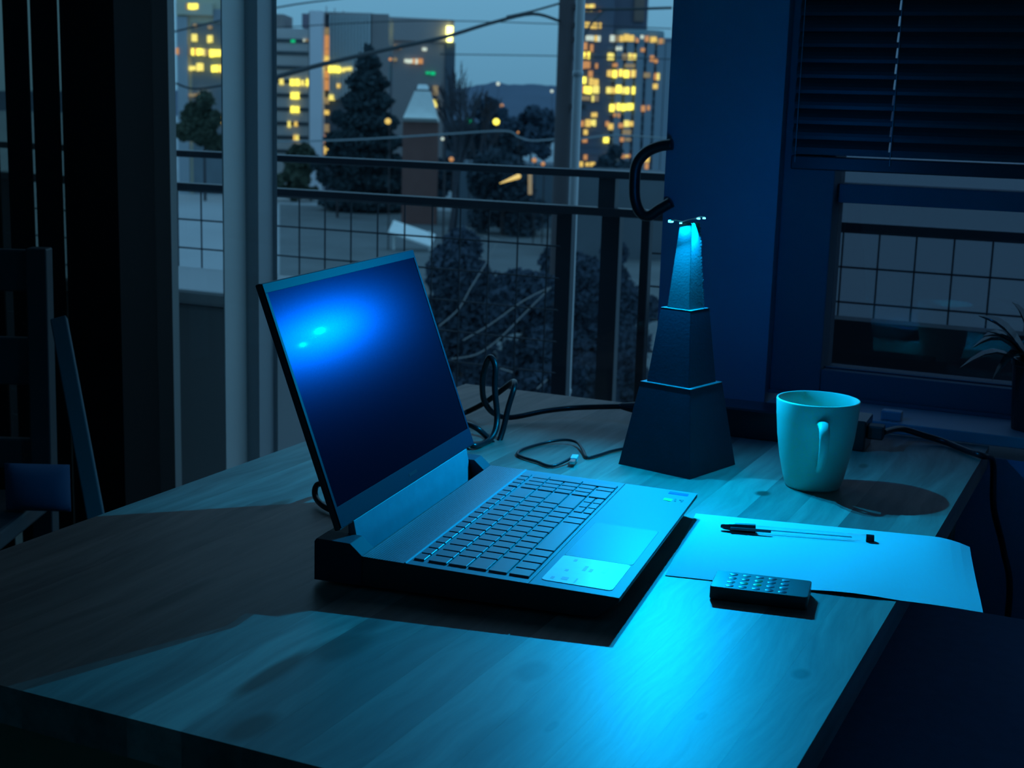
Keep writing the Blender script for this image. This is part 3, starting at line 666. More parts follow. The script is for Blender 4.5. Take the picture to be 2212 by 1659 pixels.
# leaning board between chair and table
t_, q_ = at_d(127, 688, 2.12), at_d(207, 1115, 2.0)
dirn = (q_ - t_).normalized(); fl = t_ + dirn * ((0.004 - t_.z) / dirn.z)
sd = RT.normalized(); sd = (sd - dirn * sd.dot(dirn)).normalized(); nn = dirn.cross(sd)
b = B(); loft(b, [[p + sd * x + nn * y for x, y in ((-.012, -.006), (.012, -.006), (.012, .006), (-.012, .006))] for p in (t_, fl)])
tag(obj('leaning_board', b, mat('board_grey', (0.10, 0.10, 0.11), 0.7, var=0.1), bevel=0.002), 'narrow grey board leaning beside the dark chair at the left', 'board')
# upholstered seat on the right of the table
st_ = thing('armchair', 'dark upholstered armchair pushed up to the right edge of the table', 'armchair', (1.11, -0.66, 0), 0)
fabm = mat('veiled_fabric', (0.16, 0.24, 0.40), 0.9, var=0.15, scale=60, bump=0.3, bscale=500)  # fabric colour raised and blued for the glare over this dark corner
b = B(); box(b, -0.58, 0.33, -0.40, 0.40, 0.20, 0.50); obj('seat', b, fabm, st_, bevel=0.03, seg=4)
b = B(); box(b, -0.58, 0.33, -0.39, 0.395, 0.501, 0.600); obj('seat_cushion', b, fabm, st_, bevel=0.012, seg=3)
b = B(); box(b, 0.335, 0.46, -0.42, 0.42, 0.10, 0.95); obj('backrest', b, fabm, st_, bevel=0.04, seg=4)
for x in (-0.54, 0.38):
    for y in (-0.37, 0.33):
        b = B(); box(b, x, x + .04, y, y + .04, 0, 0.2 if x < 0 else 0.1); obj('leg', b, chm, st_)

# ------------------------------------------------------------------ balcony
balm = mat('balcony_concrete', (0.30, 0.31, 0.32), 0.85, var=0.15, scale=4)
b = B(); box(b, -5, 5, 0.27, 1.25, -0.25, -0.03); struct('balcony_floor', b, balm)
YR = 1.05
railm = mat('rail_paint', (0.05, 0.06, 0.08), 0.35, metal=0.2)
rl = thing('balcony_railing', 'dark metal balcony railing with two bars and wire mesh below', 'railing', (0, YR, 0))
def bar(name, z0, z1, y0, y1, x0=-2.6, x1=2.6):
    b = B(); box(b, x0, x1, y0, y1, z0, z1); return obj(name, b, railm, rl, bevel=0.002)
zt = on_y(435, 322, YR).z; zt2 = on_y(1300, 372, YR).z; zt = (zt + zt2) / 2
bar('top_rail', zt - 0.017, zt, -0.02, 0.02)
zl = (on_y(435, 397, YR).z + on_y(1150, 438, YR).z) / 2
bar('lower_rail', zl - 0.019, zl, -0.015, 0.015)
ps = [wx(1207, 600, YR), wx(1307, 600, YR), wx(1620, 600, YR), -2.0]
for i, (x, w_) in enumerate(((ps[0], 0.019), (ps[1], 0.022), (ps[2], 0.02), (-2.0, 0.02))):
    b = B(); box(b, x - w_, x + w_, 0.021, 0.045, -0.03, zl - 0.019 if i != 3 else zl); obj('post', b, railm, rl)
b = B(); box(b, ps[1] - .02, ps[1] + .02, -0.012, 0.012, zl, zt - 0.017); obj('post', b, railm, rl)
zm0 = on_y(435, 414, YR).z; xm0 = on_y(435, 480, YR).x; mp_ = 0.0755
def wire(x0, x1, z0, z1, r=0.0021):
    b = B(); tube(b, [(x0, 0, z0), (x1, 0, z1)], r, 6); return obj('mesh_wire', b, railm, rl)
first = None
x = xm0
xs = []
while x > -2.0: x -= mp_
x += mp_
while x < 2.4: xs.append(x); x += mp_
for x in xs:
    if ps[0] < x < ps[1] + 0.25 - 0.0 and x > ps[0]:
        if x < wx(1395, 600, YR): continue
    if first is None: first = wire(0, 0, 0.10, zm0); first.location = (x, 0, 0)
    else: o = first.copy(); C.objects.link(o); o.parent = rl; o.location = (x, 0, 0)
fh = {}
z = zm0
while z > 0.1:
    for (x0, x1) in ((-2.0, ps[0]), (wx(1395, 600, YR), 2.4)):
        if x0 not in fh: fh[x0] = wire(x0, x1, 0, 0, 0.0023)
        else: o = fh[x0].copy(); C.objects.link(o); o.parent = rl
        (fh[x0] if z == zm0 else o).location = (0, 0, z)
    z -= mp_ * 0.985
# low solid box outside, left; low parapet outside, right
x0, x1 = wx(370, 800, 0.9), wx(600, 800, 0.9)
pbx = thing('balcony_box', 'pale grey storage box on the balcony, left of the mullion', 'box', ((x0 + x1) / 2, 0.78, -0.03))
zz = on_y(435, 628, 0.60).z
hw_ = 0.30
b = B(); box(b, -hw_, hw_ - .05, -0.17, 0.17, 0, zz + 0.03 - 0.035); obj('body', b, mat('box_grey', (0.34, 0.35, 0.36), 0.8, var=0.05, scale=3), pbx, bevel=0.01)
b = B(); box(b, -hw_ - .01, hw_ - .04, -0.18, 0.18, zz + 0.03 - 0.034, zz + 0.03); obj('lid', b, mat('box_lid', (0.5, 0.51, 0.52), 0.7), pbx, bevel=0.008)
zr = on_y(1900, 692, 0.98).z
b = B(); box(b, wx(1600, 700, .98), 3.0, 0.94, 1.0, -0.03, zr); tag(obj('parapet_panel', b, mat('panel_dark', (0.07, 0.075, 0.08), 0.7)), 'low dark panel standing inside the railing beyond the right window', 'panel')
# grey downpipe
xp = wx(1236, 500, 1.35); rr_ = 0.0055 * 1.4
b = B(); tube(b, [(xp, 1.35, -4), (xp, 1.35, 4.5)], 0.0115, 14)
for z in (0.45, 1.25): lathe(b, [(0.0117, 0), (0.0135, 0.001), (0.0135, 0.012), (0.0117, 0.013)], 14, (xp, 1.35, z))
tag(obj('downpipe', b, mat('pipe_grey', (0.62, 0.64, 0.66), 0.6), smooth=True), 'thin pale grey vertical pipe in front of the dark utility pole', 'pipe')
# thin dark post between pane edge and pole
xq = wx(1393, 600, 0.5)
b = B(); box(b, xq - 0.0085, xq + 0.0085, 0.49, 0.51, -0.03, on_y(1393, 470, 0.5).z); tag(obj('balcony_post', b, railm, bevel=0.002), 'thin dark upright post outside, just left of the tower lamp', 'post')

# ------------------------------------------------------------------ outside: ground, street, poles, buildings
GZ = -11.0
HX = Vector((math.cos(YAW), math.sin(YAW), 0)); HF = Vector((-math.sin(YAW), math.cos(YAW), 0))
b = B(); box(b, -2500, 2500, 1.8, 4000, GZ - 1, GZ)
gm = mat('asphalt', (0.38, 0.40, 0.41), 0.85, var=0.25, scale=0.05)
struct('ground', b, gm)


b = B(); lw = [on_z(px_, py_, GZ) for px_, py_ in ((1460, 478), (604, 442), (604, 1300), (700, 2600), (1500, 2600))]
prism(b, [(p.x, p.y) for p in lw], 'z', GZ + 0.001, GZ + 0.06); struct('ground_patch', b, mat('dark_ground', (0.13, 0.145, 0.15), 0.95, var=0.35, scale=0.25))  # darker ground slab, added to darken the view behind the mesh


def facade_frame(D, yaw_off=0.0):
    """vertical plane at depth D across the view; returns origin, x-dir, n-dir"""
    c = CO + FWD * D; c.z = 0
    a = YAW + yaw_off
    return Vector((c.x, c.y, GZ)), Vector((math.cos(a), math.sin(a), 0)), Vector((-math.sin(a), math.cos(a), 0))
def to_f(fr, px, py):
    o, x, n = fr; v = ray(px, py); t = (o - CO).dot(n) / v.dot(n); p = CO + v * t
    return (p - o).dot(x), p.z - GZ


concm = mat('pale_concrete', (0.62, 0.60, 0.62), 0.9, var=0.08, scale=0.3)
conc2 = mat('lilac_concrete', (0.80, 0.76, 0.80), 0.9, var=0.05, scale=0.3)
creamm = mat('cream_concrete', (0.62, 0.56, 0.42), 0.9, var=0.08, scale=0.3)
brownm = mat('brown_cladding', (0.30, 0.26, 0.26), 0.85, var=0.12, scale=0.3)
darkb = mat('dark_glass_wall', (0.07, 0.09, 0.12), 0.4, var=0.2, scale=0.4)
wdark = mat('window_dark', (0.06, 0.08, 0.10), 0.25)
lits = [mat('lit_warm', (0.3, 0.2, 0.08), 0.5, emit=(1.0, 0.62, 0.12), es=1.0), mat('lit_yellow', (0.3, 0.25, 0.1), 0.5, emit=(1.0, 0.78, 0.16), es=1.2), mat('lit_orange', (0.3, 0.15, 0.08), 0.5, emit=(0.9, 0.36, 0.10), es=0.7),
        mat('lit_dim', (0.2, 0.15, 0.1), 0.5, emit=(0.45, 0.30, 0.13), es=0.55), mat('lit_white', (0.3, 0.3, 0.3), 0.5, emit=(0.75, 0.80, 0.62), es=0.9), mat('lit_bright', (0.3, 0.25, 0.1), 0.5, emit=(1.0, 0.80, 0.08), es=2.2), mat('lit_green', (0.0, 0.3, 0.1), 0.5, emit=(0.0, 0.7, 0.25), es=0.8)]


class Bld:
    def __init__(s, name, label, cat, D, yo=0.0):
        s.fr = facade_frame(D, yo); s.D = D
        s.e = thing(name, label, cat, s.fr[0], YAW + yo)
    def slab(s, name, x0, y0, x1, y1, m_, d0=0.0, d1=14.0, ground=False, bevel=0.0):
        a, z1 = to_f(s.fr, x0, y0); c, z0 = to_f(s.fr, x1, y1)
        if ground: z0 = 0
        b = B(); box(b, min(a, c), max(a, c), d0, d1, min(z0, z1), max(z0, z1)); return obj(name, b, m_, s.e)
    def win(s, x0, y0, x1, y1, m_, d=-0.06):
        if x1 - x0 > 10 and m_ in (LB, LY, LW, LWH, LO_):
            k_ = int((x1 - x0) / 5.5 + .5); w_ = (x1 - x0) / k_
            for q_ in range(k_): s.win(x0 + q_ * w_ + .5, y0 + R.uniform(0, 1.5), x0 + (q_ + 1) * w_ - .5, y1 - R.uniform(0, 2), m_ if R.random() < .72 else R.choice((LW, LY, LO_, LD)), d)
            return
        a, z1 = to_f(s.fr, x0, y0); c, z0 = to_f(s.fr, x1, y1)
        b = B(); box(b, a, c, d, 0.3, z0, z1); return obj('window', b, m_, s.e)


LW, LY, LO_, LD, LWH, LB, LG = lits
# far left building
A = Bld('office_building', 'cream office building with lit yellow window rows, left of the pale mullion', 'building', 190)
A.slab('wall', 380, -30, 500, 420, creamm, 0, 14, True); A.slab('stair_block', 383, 36, 412, 420, mat('blue_grey_wall_far', (0.36, 0.40, 0.44), 0.9), -0.5, 0, True)
A.slab('recess', 414, 50, 500, 420, mat('teal_wall', (0.17, 0.21, 0.24), 0.8, var=0.2, scale=0.5), -0.2, 0.0, True)
A.slab('parapet', 383, 6, 462, 34, mat('parapet_cream', (0.62, 0.56, 0.44), 0.9), -0.8, 0)
A.slab('parapet', 462, 20, 500, 50, mat('roof_grey', (0.3, 0.32, 0.36), 0.9), -0.4, 0)
for q in ((404, 8, 431, 22, LB), (420, 52, 426, 60, LD), (452, 56, 459, 63, LD), (417, 74, 427, 90, LY), (450, 76, 461, 93, LY), (411, 104, 438, 120, LB), (439, 106, 452, 121, LY), (455, 107, 484, 124, LB), (411, 142, 424, 153, LY), (427, 136, 441, 154, LY), (459, 140, 484, 157, LB),
          (411, 202, 426, 209, LD), (429, 202, 451, 211, LW), (413, 278, 422, 292, LW), (478, 252, 484, 266, LW), (383, 104, 388, 118, LO_)):
    A.win(*q, d=-0.9)
# white slab with ribbon windows
A = Bld('office_building', 'pale office slab with dark ribbon windows right of the pale mullion', 'building', 210)
A.slab('wall', 585, 60, 671, 420, concm, 0, 14, True)
A.slab('roof_box', 585, 28, 608, 60, brownm, 2, 10); A.slab('roof_box', 650, 28, 672, 60, mat('roof_plum', (0.24, 0.20, 0.26), 0.9), 1, 10)
for y in (83, 110, 141, 171, 201, 231, 262, 292, 322):
    A.slab('window_band', 590, y, 669, y + 10, wdark, -0.15, 0.0)
for q in ((604, 171, 613, 183, LY), (627, 171, 636, 185, LB), (638, 171, 647, 185, LB), (649, 173, 658, 185, LY), (662, 171, 672, 186, LB), (628, 199, 647, 214, LB), (628, 229, 647, 244, LB), (622, 262, 628, 275, LY), (636, 263, 643, 273, LW), (634, 291, 646, 306, LY), (655, 84, 669, 91, LWH), (629, 86, 638, 92, LG)):
    A.win(*q, d=-0.3)
# lilac slab wall and lit stairwell
A = Bld('office_tower', 'lilac slab tower with a lit orange stair strip and pale vertical fins', 'building', 200)
A.slab('slab_wall', 676, 26, 701, 420, conc2, -3, 12, True); A.slab('slab_edge', 671, 28, 677, 420, brownm, -2, 10, True)
A.slab('core', 701, 28, 826, 420, darkb, 0, 14, True)
A.slab('parapet', 701, 26, 806, 34, brownm, -0.6, 0); A.slab('side_wall', 803, 30, 836, 420, brownm, -0.5, 0, True)
for (y0, y1, m_) in ((60, 75, LD), (76, 105, LO_), (106, 120, LO_), (121, 133, LW), (134, 150, LD), (152, 170, LO_), (172, 195, LO_), (210, 225, LD), (238, 248, LW), (268, 285, LD), (292, 310, LO_), (311, 334, LW)):
    A.win(702, y0, 711, y1, m_, d=-0.5)
for i in range(13):
    x = 714 + i * 6.9; A.slab('fin', x, 32, x + 2.6, 215, mat('fin_pale', (0.55, 0.60, 0.62), 0.8), -1.0, -0.1)
for q in ((712, 143, 720, 157, LB), (722, 143, 729, 157, LB), (731, 144, 737, 158, LB), (739, 147, 745, 156, LY), (747, 146, 754, 153, LY), (755, 145, 762, 153, LY), (730, 181, 737, 190, LW), (713, 205, 723, 217, LY), (752, 206, 758, 214, LD)):
    A.win(*q, d=-1.3)
for x, h in ((702, 12), (720, 16), (739, 22)): A.slab('mast', x, h, x + 1.2, 27, brownm, 1, 1.3)
# brown building with bright corner lamp
A = Bld('office_building', 'brown flat-roofed building with a glaring light at its top right corner', 'building', 245, 0.32)
A.slab('wall', 831, 36, 974, 420, brownm, 0, 14, True); A.slab('corner_wall', 962, 92, 976, 420, darkb, -0.3, 0, True)
A.slab('upper_band', 831, 36, 972, 92, mat('brown_pale', (0.36, 0.31, 0.31), 0.85, var=0.08, scale=0.3), -0.4, 0)
for q in ((806 + 30, 92, 846, 98, LD), (832, 98, 850, 104, LD), (851, 97, 866, 106, LD), (912, 103, 920, 110, LWH), (836, 125, 843, 132, LW), (845, 125, 856, 132, LD), (873, 127, 890, 137, LWH), (890, 126, 912, 139, LWH), (920, 155, 926, 160, LG), (930, 155, 938, 162, LG), (935, 185, 944, 206, LD), (935, 215, 942, 232, LY)):
    A.win(*q, d=-0.6)
A.win(963, 57, 974, 79, mat('flood_light', (0.5, 0.5, 0.3), 0.4, emit=(1.0, 0.95, 0.25), es=5), d=-1.2)
A.win(964, 79, 973, 91, MATS['flood_light'], d=-1.2)
# high-rise right of the pole
A = Bld('high_rise', 'tall apartment tower with many lit orange windows right of the utility pole', 'building', 170)
hrm = mat('tower_dusk', (0.10, 0.12, 0.17), 0.7, var=0.25, scale=0.25)
A.slab('core', 1250, -60, 1312, 380, hrm, 0, 12, True); A.slab('upper_block', 1305, -60, 1407, 72, mat('tower_plum', (0.15, 0.15, 0.20), 0.8, var=0.2, scale=0.4), 6, 18); A.slab('upper_accent', 1382, -60, 1400, 40, mat('tower_brown', (0.25, 0.16, 0.13), 0.8), 5.6, 6)
A.slab('setback', 1312, 78, 1450, 380, mat('tower_blue', (0.13, 0.17, 0.23), 0.6, var=0.3, scale=0.25), 0.5, 14, True)
b = B()
cxa, zt1 = to_f(A.fr, 1378, 64); cxb, _ = to_f(A.fr, 1440, 64); _, zt0 = to_f(A.fr, 1378, 92); rad = cxb - cxa
lathe(b, [(0, zt0 - GZ * 0), (rad, zt0), (rad * 1.02, zt1 - 0.4), (rad, zt1), (0, zt1)], 32, (cxa, rad * 0.9, 0)); obj('round_roof', b, mat('roof_teal', (0.22, 0.30, 0.33), 0.7), A.e)
for x in (1334, 1356, 1378, 1400, 1422, 1440): A.slab('mullion', x - 1.5, 92, x + 1.0, 380, mat('mullion_blue', (0.22, 0.28, 0.34), 0.7), -0.2, 0.5, True)
for y in range(104, 380, 18): A.slab('floor_band', 1312, y, 1450, y + 2.2, MATS['mullion_blue'], -0.1, 0.5)
for y in range(-5, 380, 16): A.slab('floor_band', 1250, y, 1300, y + 2.0, MATS['mullion_blue'], -0.1, 0.0)
WL = [(1263, 9, 1285, 24, LW), (1287, 18, 1299, 25, LO_), (1263, 48, 1273, 60, LW), (1276, 49, 1284, 62, LW), (1285, 49, 1299, 63, LW), (1265, 76, 1283, 89, LWH), (1284, 76, 1297, 90, LWH), (1258, 92, 1268, 108, LO_), (1275, 96, 1281, 112, LO_), (1260, 112, 1274, 127, LB), (1258, 132, 1275, 149, LO_), (1286, 137, 1291, 148, LO_),
      (1271, 153, 1280, 166, LO_), (1256, 165, 1271, 182, LB), (1273, 168, 1280, 185, LW), (1281, 170, 1293, 186, LW), (1252, 185, 1266, 203, LB), (1267, 187, 1277, 203, LB), (1279, 185, 1294, 203, LY), (1256, 207, 1274, 217, LD), (1278, 205, 1293, 220, LW), (1277, 242, 1290, 254, LW), (1250, 260, 1262, 275, LO_), (1265, 258, 1275, 274, LW), (1276, 258, 1287, 273, LY),
      (1261, 280, 1269, 291, LW), (1258, 300, 1268, 308, LO_), (1261, 334, 1268, 345, LO_), (1252, 349, 1259, 360, LW), (1265, 351, 1272, 359, LW), (1274, 350, 1285, 360, LW),
      (1318, 76, 1327, 90, LWH), (1330, 77, 1338, 90, LD), (1339, 77, 1346, 90, LW), (1348, 74, 1358, 89, LW), (1359, 76, 1369, 90, LW), (1373, 80, 1379, 92, LO_), (1383, 76, 1390, 84, LWH), (1393, 78, 1401, 90, LO_), (1405, 79, 1418, 92, LW), (1419, 83, 1435, 96, LO_), (1331, 101, 1336, 109, LWH), (1338, 101, 1343, 109, LWH), (1384, 104, 1392, 112, LO_),
      (1312, 114, 1326, 130, LY), (1344, 116, 1356, 129, LD), (1357, 115, 1374, 130, LY), (1323, 136, 1334, 146, LO_), (1350, 138, 1371, 146, LD), (1311, 151, 1322, 167, LW), (1324, 152, 1332, 168, LB), (1333, 149, 1347, 166, LB), (1348, 152, 1358, 168, LB), (1359, 151, 1373, 168, LB), (1404, 120, 1412, 133, LO_), (1414, 126, 1420, 136, LO_), (1391, 157, 1404, 168, LD), (1413, 158, 1424, 174, LW),
      (1310, 188, 1320, 202, LY), (1322, 189, 1330, 202, LW), (1331, 184, 1341, 201, LB), (1343, 188, 1351, 203, LY), (1352, 187, 1371, 204, LB), (1411, 181, 1420, 192, LW), (1317, 225, 1326, 241, LB), (1327, 222, 1339, 239, LB), (1341, 224, 1352, 240, LB), (1353, 223, 1368, 239, LB), (1325, 244, 1339, 254, LO_), (1385, 228, 1393, 241, LO_), (1398, 228, 1403, 238, LO_),
      (1308, 262, 1315, 273, LO_), (1314, 267, 1324, 280, LW), (1336, 266, 1346, 276, LO_), (1348, 260, 1358, 274, LY), (1359, 262, 1367, 273, LW), (1345, 280, 1362, 293, LD), (1303, 296, 1315, 310, LB), (1340, 297, 1347, 306, LO_), (1350, 298, 1362, 305, LD), (1326, 315, 1331, 330, LO_), (1303, 335, 1313, 348, LW), (1322, 331, 1333, 343, LB), (1341, 333, 1361, 342, LO_), (1392, 338, 1402, 350, LW), (1393, 352, 1400, 365, LO_)]
for q in WL: A.win(*q, d=-0.35)
# vent tower with white hood, on a reddish stack
A = Bld('vent_stack', 'reddish brick stack with a white pyramid hood in front of the brown building', 'chimney', 150)
A.slab('stack', 870, 262, 943, 460, mat('stack_red', (0.18, 0.085, 0.075), 0.9, var=0.2, scale=1), 0, 1.5, True)
def fpyr(bm, x0, x1, y, X0, X1, Y, d=1.6, off=-0.1):
    a, z1 = to_f(A.fr, x0, y); c, _ = to_f(A.fr, x1, y); a2, z2 = to_f(A.fr, X0, Y); c2, _ = to_f(A.fr, X1, Y)
    m1, m2 = d / 2 + off, d / 2
    h1 = (c - a) / 2
    loft(bm, [[(a2, off, z2), (c2, off, z2), (c2, off + d, z2), (a2, off + d, z2)], [(a, m1 - h1, z1), (c, m1 - h1, z1), (c, m1 + h1, z1), (a, m1 + h1, z1)]])
whm = mat('hood_white', (0.88, 0.88, 0.84), 0.7, var=0.12, scale=2)
b = B(); fpyr(b, 896, 928, 196, 871, 945, 254); obj('hood', b, whm, A.e)
b = B(); fpyr(b, 871, 945, 254, 871, 947, 262); obj('hood_rim', b, whm, A.e)
b = B(); fpyr(b, 903, 921, 182, 900, 927, 193); obj('cap', b, whm, A.e)
A.slab('cap_neck', 898, 190, 929, 198, mat('neck_dark', (0.04, 0.04, 0.05), 0.8), 0.2, 1.2)
# low pale street wall and lower roofs
A = Bld('low_building', 'low flat grey building far behind the railing, below the hills', 'building', 150)
A.slab('wall', 985, 352, 1215, 420, mat('low_grey', (0.10, 0.13, 0.16), 0.9, var=0.2, scale=0.3), 0, 10, True)
A = Bld('low_building', 'low dark building at the foot of the lit high-rise', 'building', 120)
A.slab('wall', 1245, 372, 1445, 440, mat('low_dark', (0.10, 0.12, 0.14), 0.9, var=0.2, scale=0.3), 0, 10, True)
# neighbouring wall filling the right window view
A = Bld('neighbour_building', 'plain grey-blue neighbouring building outside the right window', 'building', 26, -0.2)
A.slab('wall', 1560, 395, 2700, 1300, mat('neighbour_grey', (0.36, 0.37, 0.37), 0.9, var=0.06, scale=0.2), 0, 8, True)
A.slab('coping', 1560, 388, 2705, 398, mat('coping', (0.42, 0.43, 0.43), 0.9), -0.1, 8.1)

a_ = at_d(890, 505, 120)
b = B(); M = Matrix.Translation(a_) @ Matrix.Rotation(YAW, 4, 'Z') @ Matrix.Rotation(0.30, 4, 'Y') @ Matrix.Rotation(0.35, 4, 'X'); box(b, -1.9, 1.9, -1.2, 1.2, -0.08, 0.08, M); M2 = Matrix.Translation(Vector((a_.x, a_.y, 0)))
for x, y in ((-1.4, -.6), (1.4, .6)): box(b, a_.x + x - .06, a_.x + x + .06, a_.y + y - .06, a_.y + y + .06, GZ, a_.z + 0.25)
tag(obj('canopy', b, whm), 'small pale slanted canopy roof below the brick stack, behind the mesh', 'canopy')
# utility pole, wires
poled = 14.0
a_ = at_d(1225, 0, poled); q_ = at_d(1216, 830, poled)
poler = 17.5 * poled / F
up = thing('utility_pole', 'thick dark wooden utility pole outside, middle of the window', 'pole', (a_.x, a_.y, GZ))
polem = mat('pole_wood', (0.05, 0.04, 0.045), 0.9, var=0.2, scale=3)
b = B(); tube(b, [(0, 0, 0), (0, 0, 17)], poler * 1.12, 16, poler * 0.95); obj('pole', b, polem, up, smooth=True)
def upl(px, py): return at_d(px, py, poled) - up.location
b = B(); q = at_d(1243, 15, poled) - up.location
for (y) in (15, 55, 85, 230): p = at_d(1243, y, poled) - up.location; box(b, 0.02, p.x + 0.05, -0.03, 0.03, p.z - 0.025, p.z + 0.025)
obj('bracket', b, polem, up)
b = B(); tube(b, [upl(1252, -40), upl(1246, 380)], 0.02, 8); obj('riser', b, mat('riser_grey', (0.35, 0.4, 0.45), 0.7), up)
wirem = mat('wire_black', (0.02, 0.025, 0.03), 0.7); wireg = mat('wire_grey', (0.25, 0.28, 0.3), 0.6)
def wirething(pts, r, m_, label):
    b = B(); tube(b, smooth_path(pts, 5), r, 6); tag(obj('overhead_wire', b, m_, smooth=True), label, 'wire', 'overhead wires')
wirething([at_d(560, 175, 9), at_d(600, 165, 9.3), at_d(700, 138, 10), at_d(830, 108, 11), at_d(960, 80, 12), at_d(1060, 50, 13), at_d(1150, 30, 13.6), at_d(1207, 45, 14)], 0.016, wirem, 'thick sagging black overhead cable running to the utility pole')
wirething([at_d(1095, 36, 13.4), at_d(1150, 24, 13.7), at_d(1207, 8, 14)], 0.010, wirem, 'short upper branch of the cable splice beside the pole')
wirething([at_d(370, 70, 20), at_d(600, 16, 22), at_d(760, -6, 24), at_d(900, -25, 26)], 0.012, wirem, 'thin overhead wire crossing the top left of the sky')
wirething([at_d(590, 60, 30), at_d(900, 45, 30), at_d(1207, 52, 30), at_d(1450, 62, 30)], 0.010, wirem, 'faint thin wire across the sky above the buildings')
wirething([at_d(950, 117, 30), at_d(1207, 121, 30), at_d(1450, 128, 30)], 0.010, wirem, 'faint thin wire across the sky halfway to the hills')
wirething([at_d(1240, 20, 14), at_d(1340, 20, 14.5), at_d(1450, 17, 15)], 0.014, wirem, 'black wire from the pole across the lit high-rise')
wirething([at_d(380, 180, 16), at_d(420, 192, 16), at_d(484, 184, 16)], 0.012, wirem, 'black wire in the narrow pane left of the mullion')
wirething([at_d(590, 306, 20), at_d(760, 302, 20), at_d(960, 290, 20), at_d(1090, 283, 20), at_d(1120, 296, 20), at_d(1150, 304, 20), at_d(1207, 300, 20)], 0.012, wireg, 'pale grey cable drooping low in front of the dark trees')
wirething([at_d(1240, 303, 20), at_d(1330, 292, 20), at_d(1450, 300, 20)], 0.012, wireg, 'pale grey cable across the foot of the high-rise')
wirething([at_d(1240, 128, 14), at_d(1275, 55, 14.5), at_d(1310, 18, 15)], 0.012, wirem, 'black wire slanting up right of the utility pole')

# hills
hm = mat('hill_dusk', (0.075, 0.105, 0.16), 1.0, var=0.25, scale=0.01)
b = B(); D0 = 1500
prof = [(-200, 200), (200, 196), (500, 192), (900, 196), (1000, 190), (1040, 182), (1075, 178), (1110, 183), (1150, 182), (1200, 186), (1300, 190), (1500, 196), (2200, 205)]
up_ = []; R3 = random.Random(3)
for (x0, y0), (x1, y1) in zip(prof, prof[1:]):
    nseg = max(2, int((x1 - x0) / 10))
    for i in range(nseg):
        t = i / nseg; up_.append(at_d(x0 + (x1 - x0) * t, y0 + (y1 - y0) * t + R3.uniform(-2, 2), D0))
n_ = len(up_)
back = [b.verts.new(p + HF * 500 + Vector((0, 0, -5))) for p in up_]; fr_ = [b.verts.new(p) for p in up_]; ft = [b.verts.new(Vector((p.x, p.y, GZ)) - HF * 500) for p in up_]
for i in range(n_ - 1): b.faces.new((ft[i], ft[i + 1], fr_[i + 1], fr_[i])); b.faces.new((fr_[i], fr_[i + 1], back[i + 1], back[i]))
struct('hills', b, hm)
# street lamps and small lights
def streetlamp(px, py, D, r, m_, label, arm=True):
    p = at_d(px, py, D); t = thing('street_lamp', label, 'street lamp', (p.x, p.y, GZ), 0, 'distant street lamps')
    h = p.z - GZ
    b = B(); tube(b, [(0, 0.3, 0), (0, 0.3, h + 0.3)], 0.06, 6); obj('pole', b, polem, t)
    b = B(); lathe(b, [(0, h - r), (r * .8, h - r * .6), (r, h), (r * .8, h + r * .6), (0, h + r)], 10); obj('lamp_head', b, m_, t)
for a_ in ((1072, 263, 160, 0.40, LB, 'yellow street lamp below the hills, brightest there'), (1076, 181, 500, 0.7, LWH, 'white lamp at the top of the hills'), (838, 262, 118, 0.27, LW, 'orange street lamp beside the dark conifer'), (843, 128, 185, 0.23, LO_, 'reddish lamp high beside the dark conifer'),
           (1084, 228, 300, 0.45, LO_, 'small pink lamp on the hillside'), (1119, 286, 165, 0.15, LO_, 'small orange lamp by the drooping pale cable'), (1192, 197, 500, 0.6, LWH, 'white lamp on the hills just left of the pole'), (975, 344, 128, 0.23, LO_, 'orange lamp above the top rail beside the stack'),
           (1154, 346, 128, 0.23, LO_, 'pinkish lamp above the top rail, left of the pole'), (1173, 354, 128, 0.2, LO_, 'faint orange lamp close to the pole above the rail'), (1014, 262, 142, 0.3, LG, 'greenish lamp in front of the bare trees'), (956, 300, 80, 0.1, LWH, 'tiny white lamp beside the brick stack')):
    streetlamp(*a_)
b = B(); p = at_d(1120, 381, 70); q = at_d(1080, 396, 60); tube(b, [p, q], 0.13, 8, 0.02); tag(obj('light_streak', b, LW), 'slanting yellow light streak low between the two rails', 'glow')  # glowing tube standing in for a streak of street light
b = B(); p = at_d(1145, 375, 70); q = at_d(1145, 420, 70); tube(b, [p, q], 0.11, 8); tag(obj('light_streak', b, LD), 'upright dim yellow light column between the two rails', 'glow')  # second street light streak, also made as a glowing tube


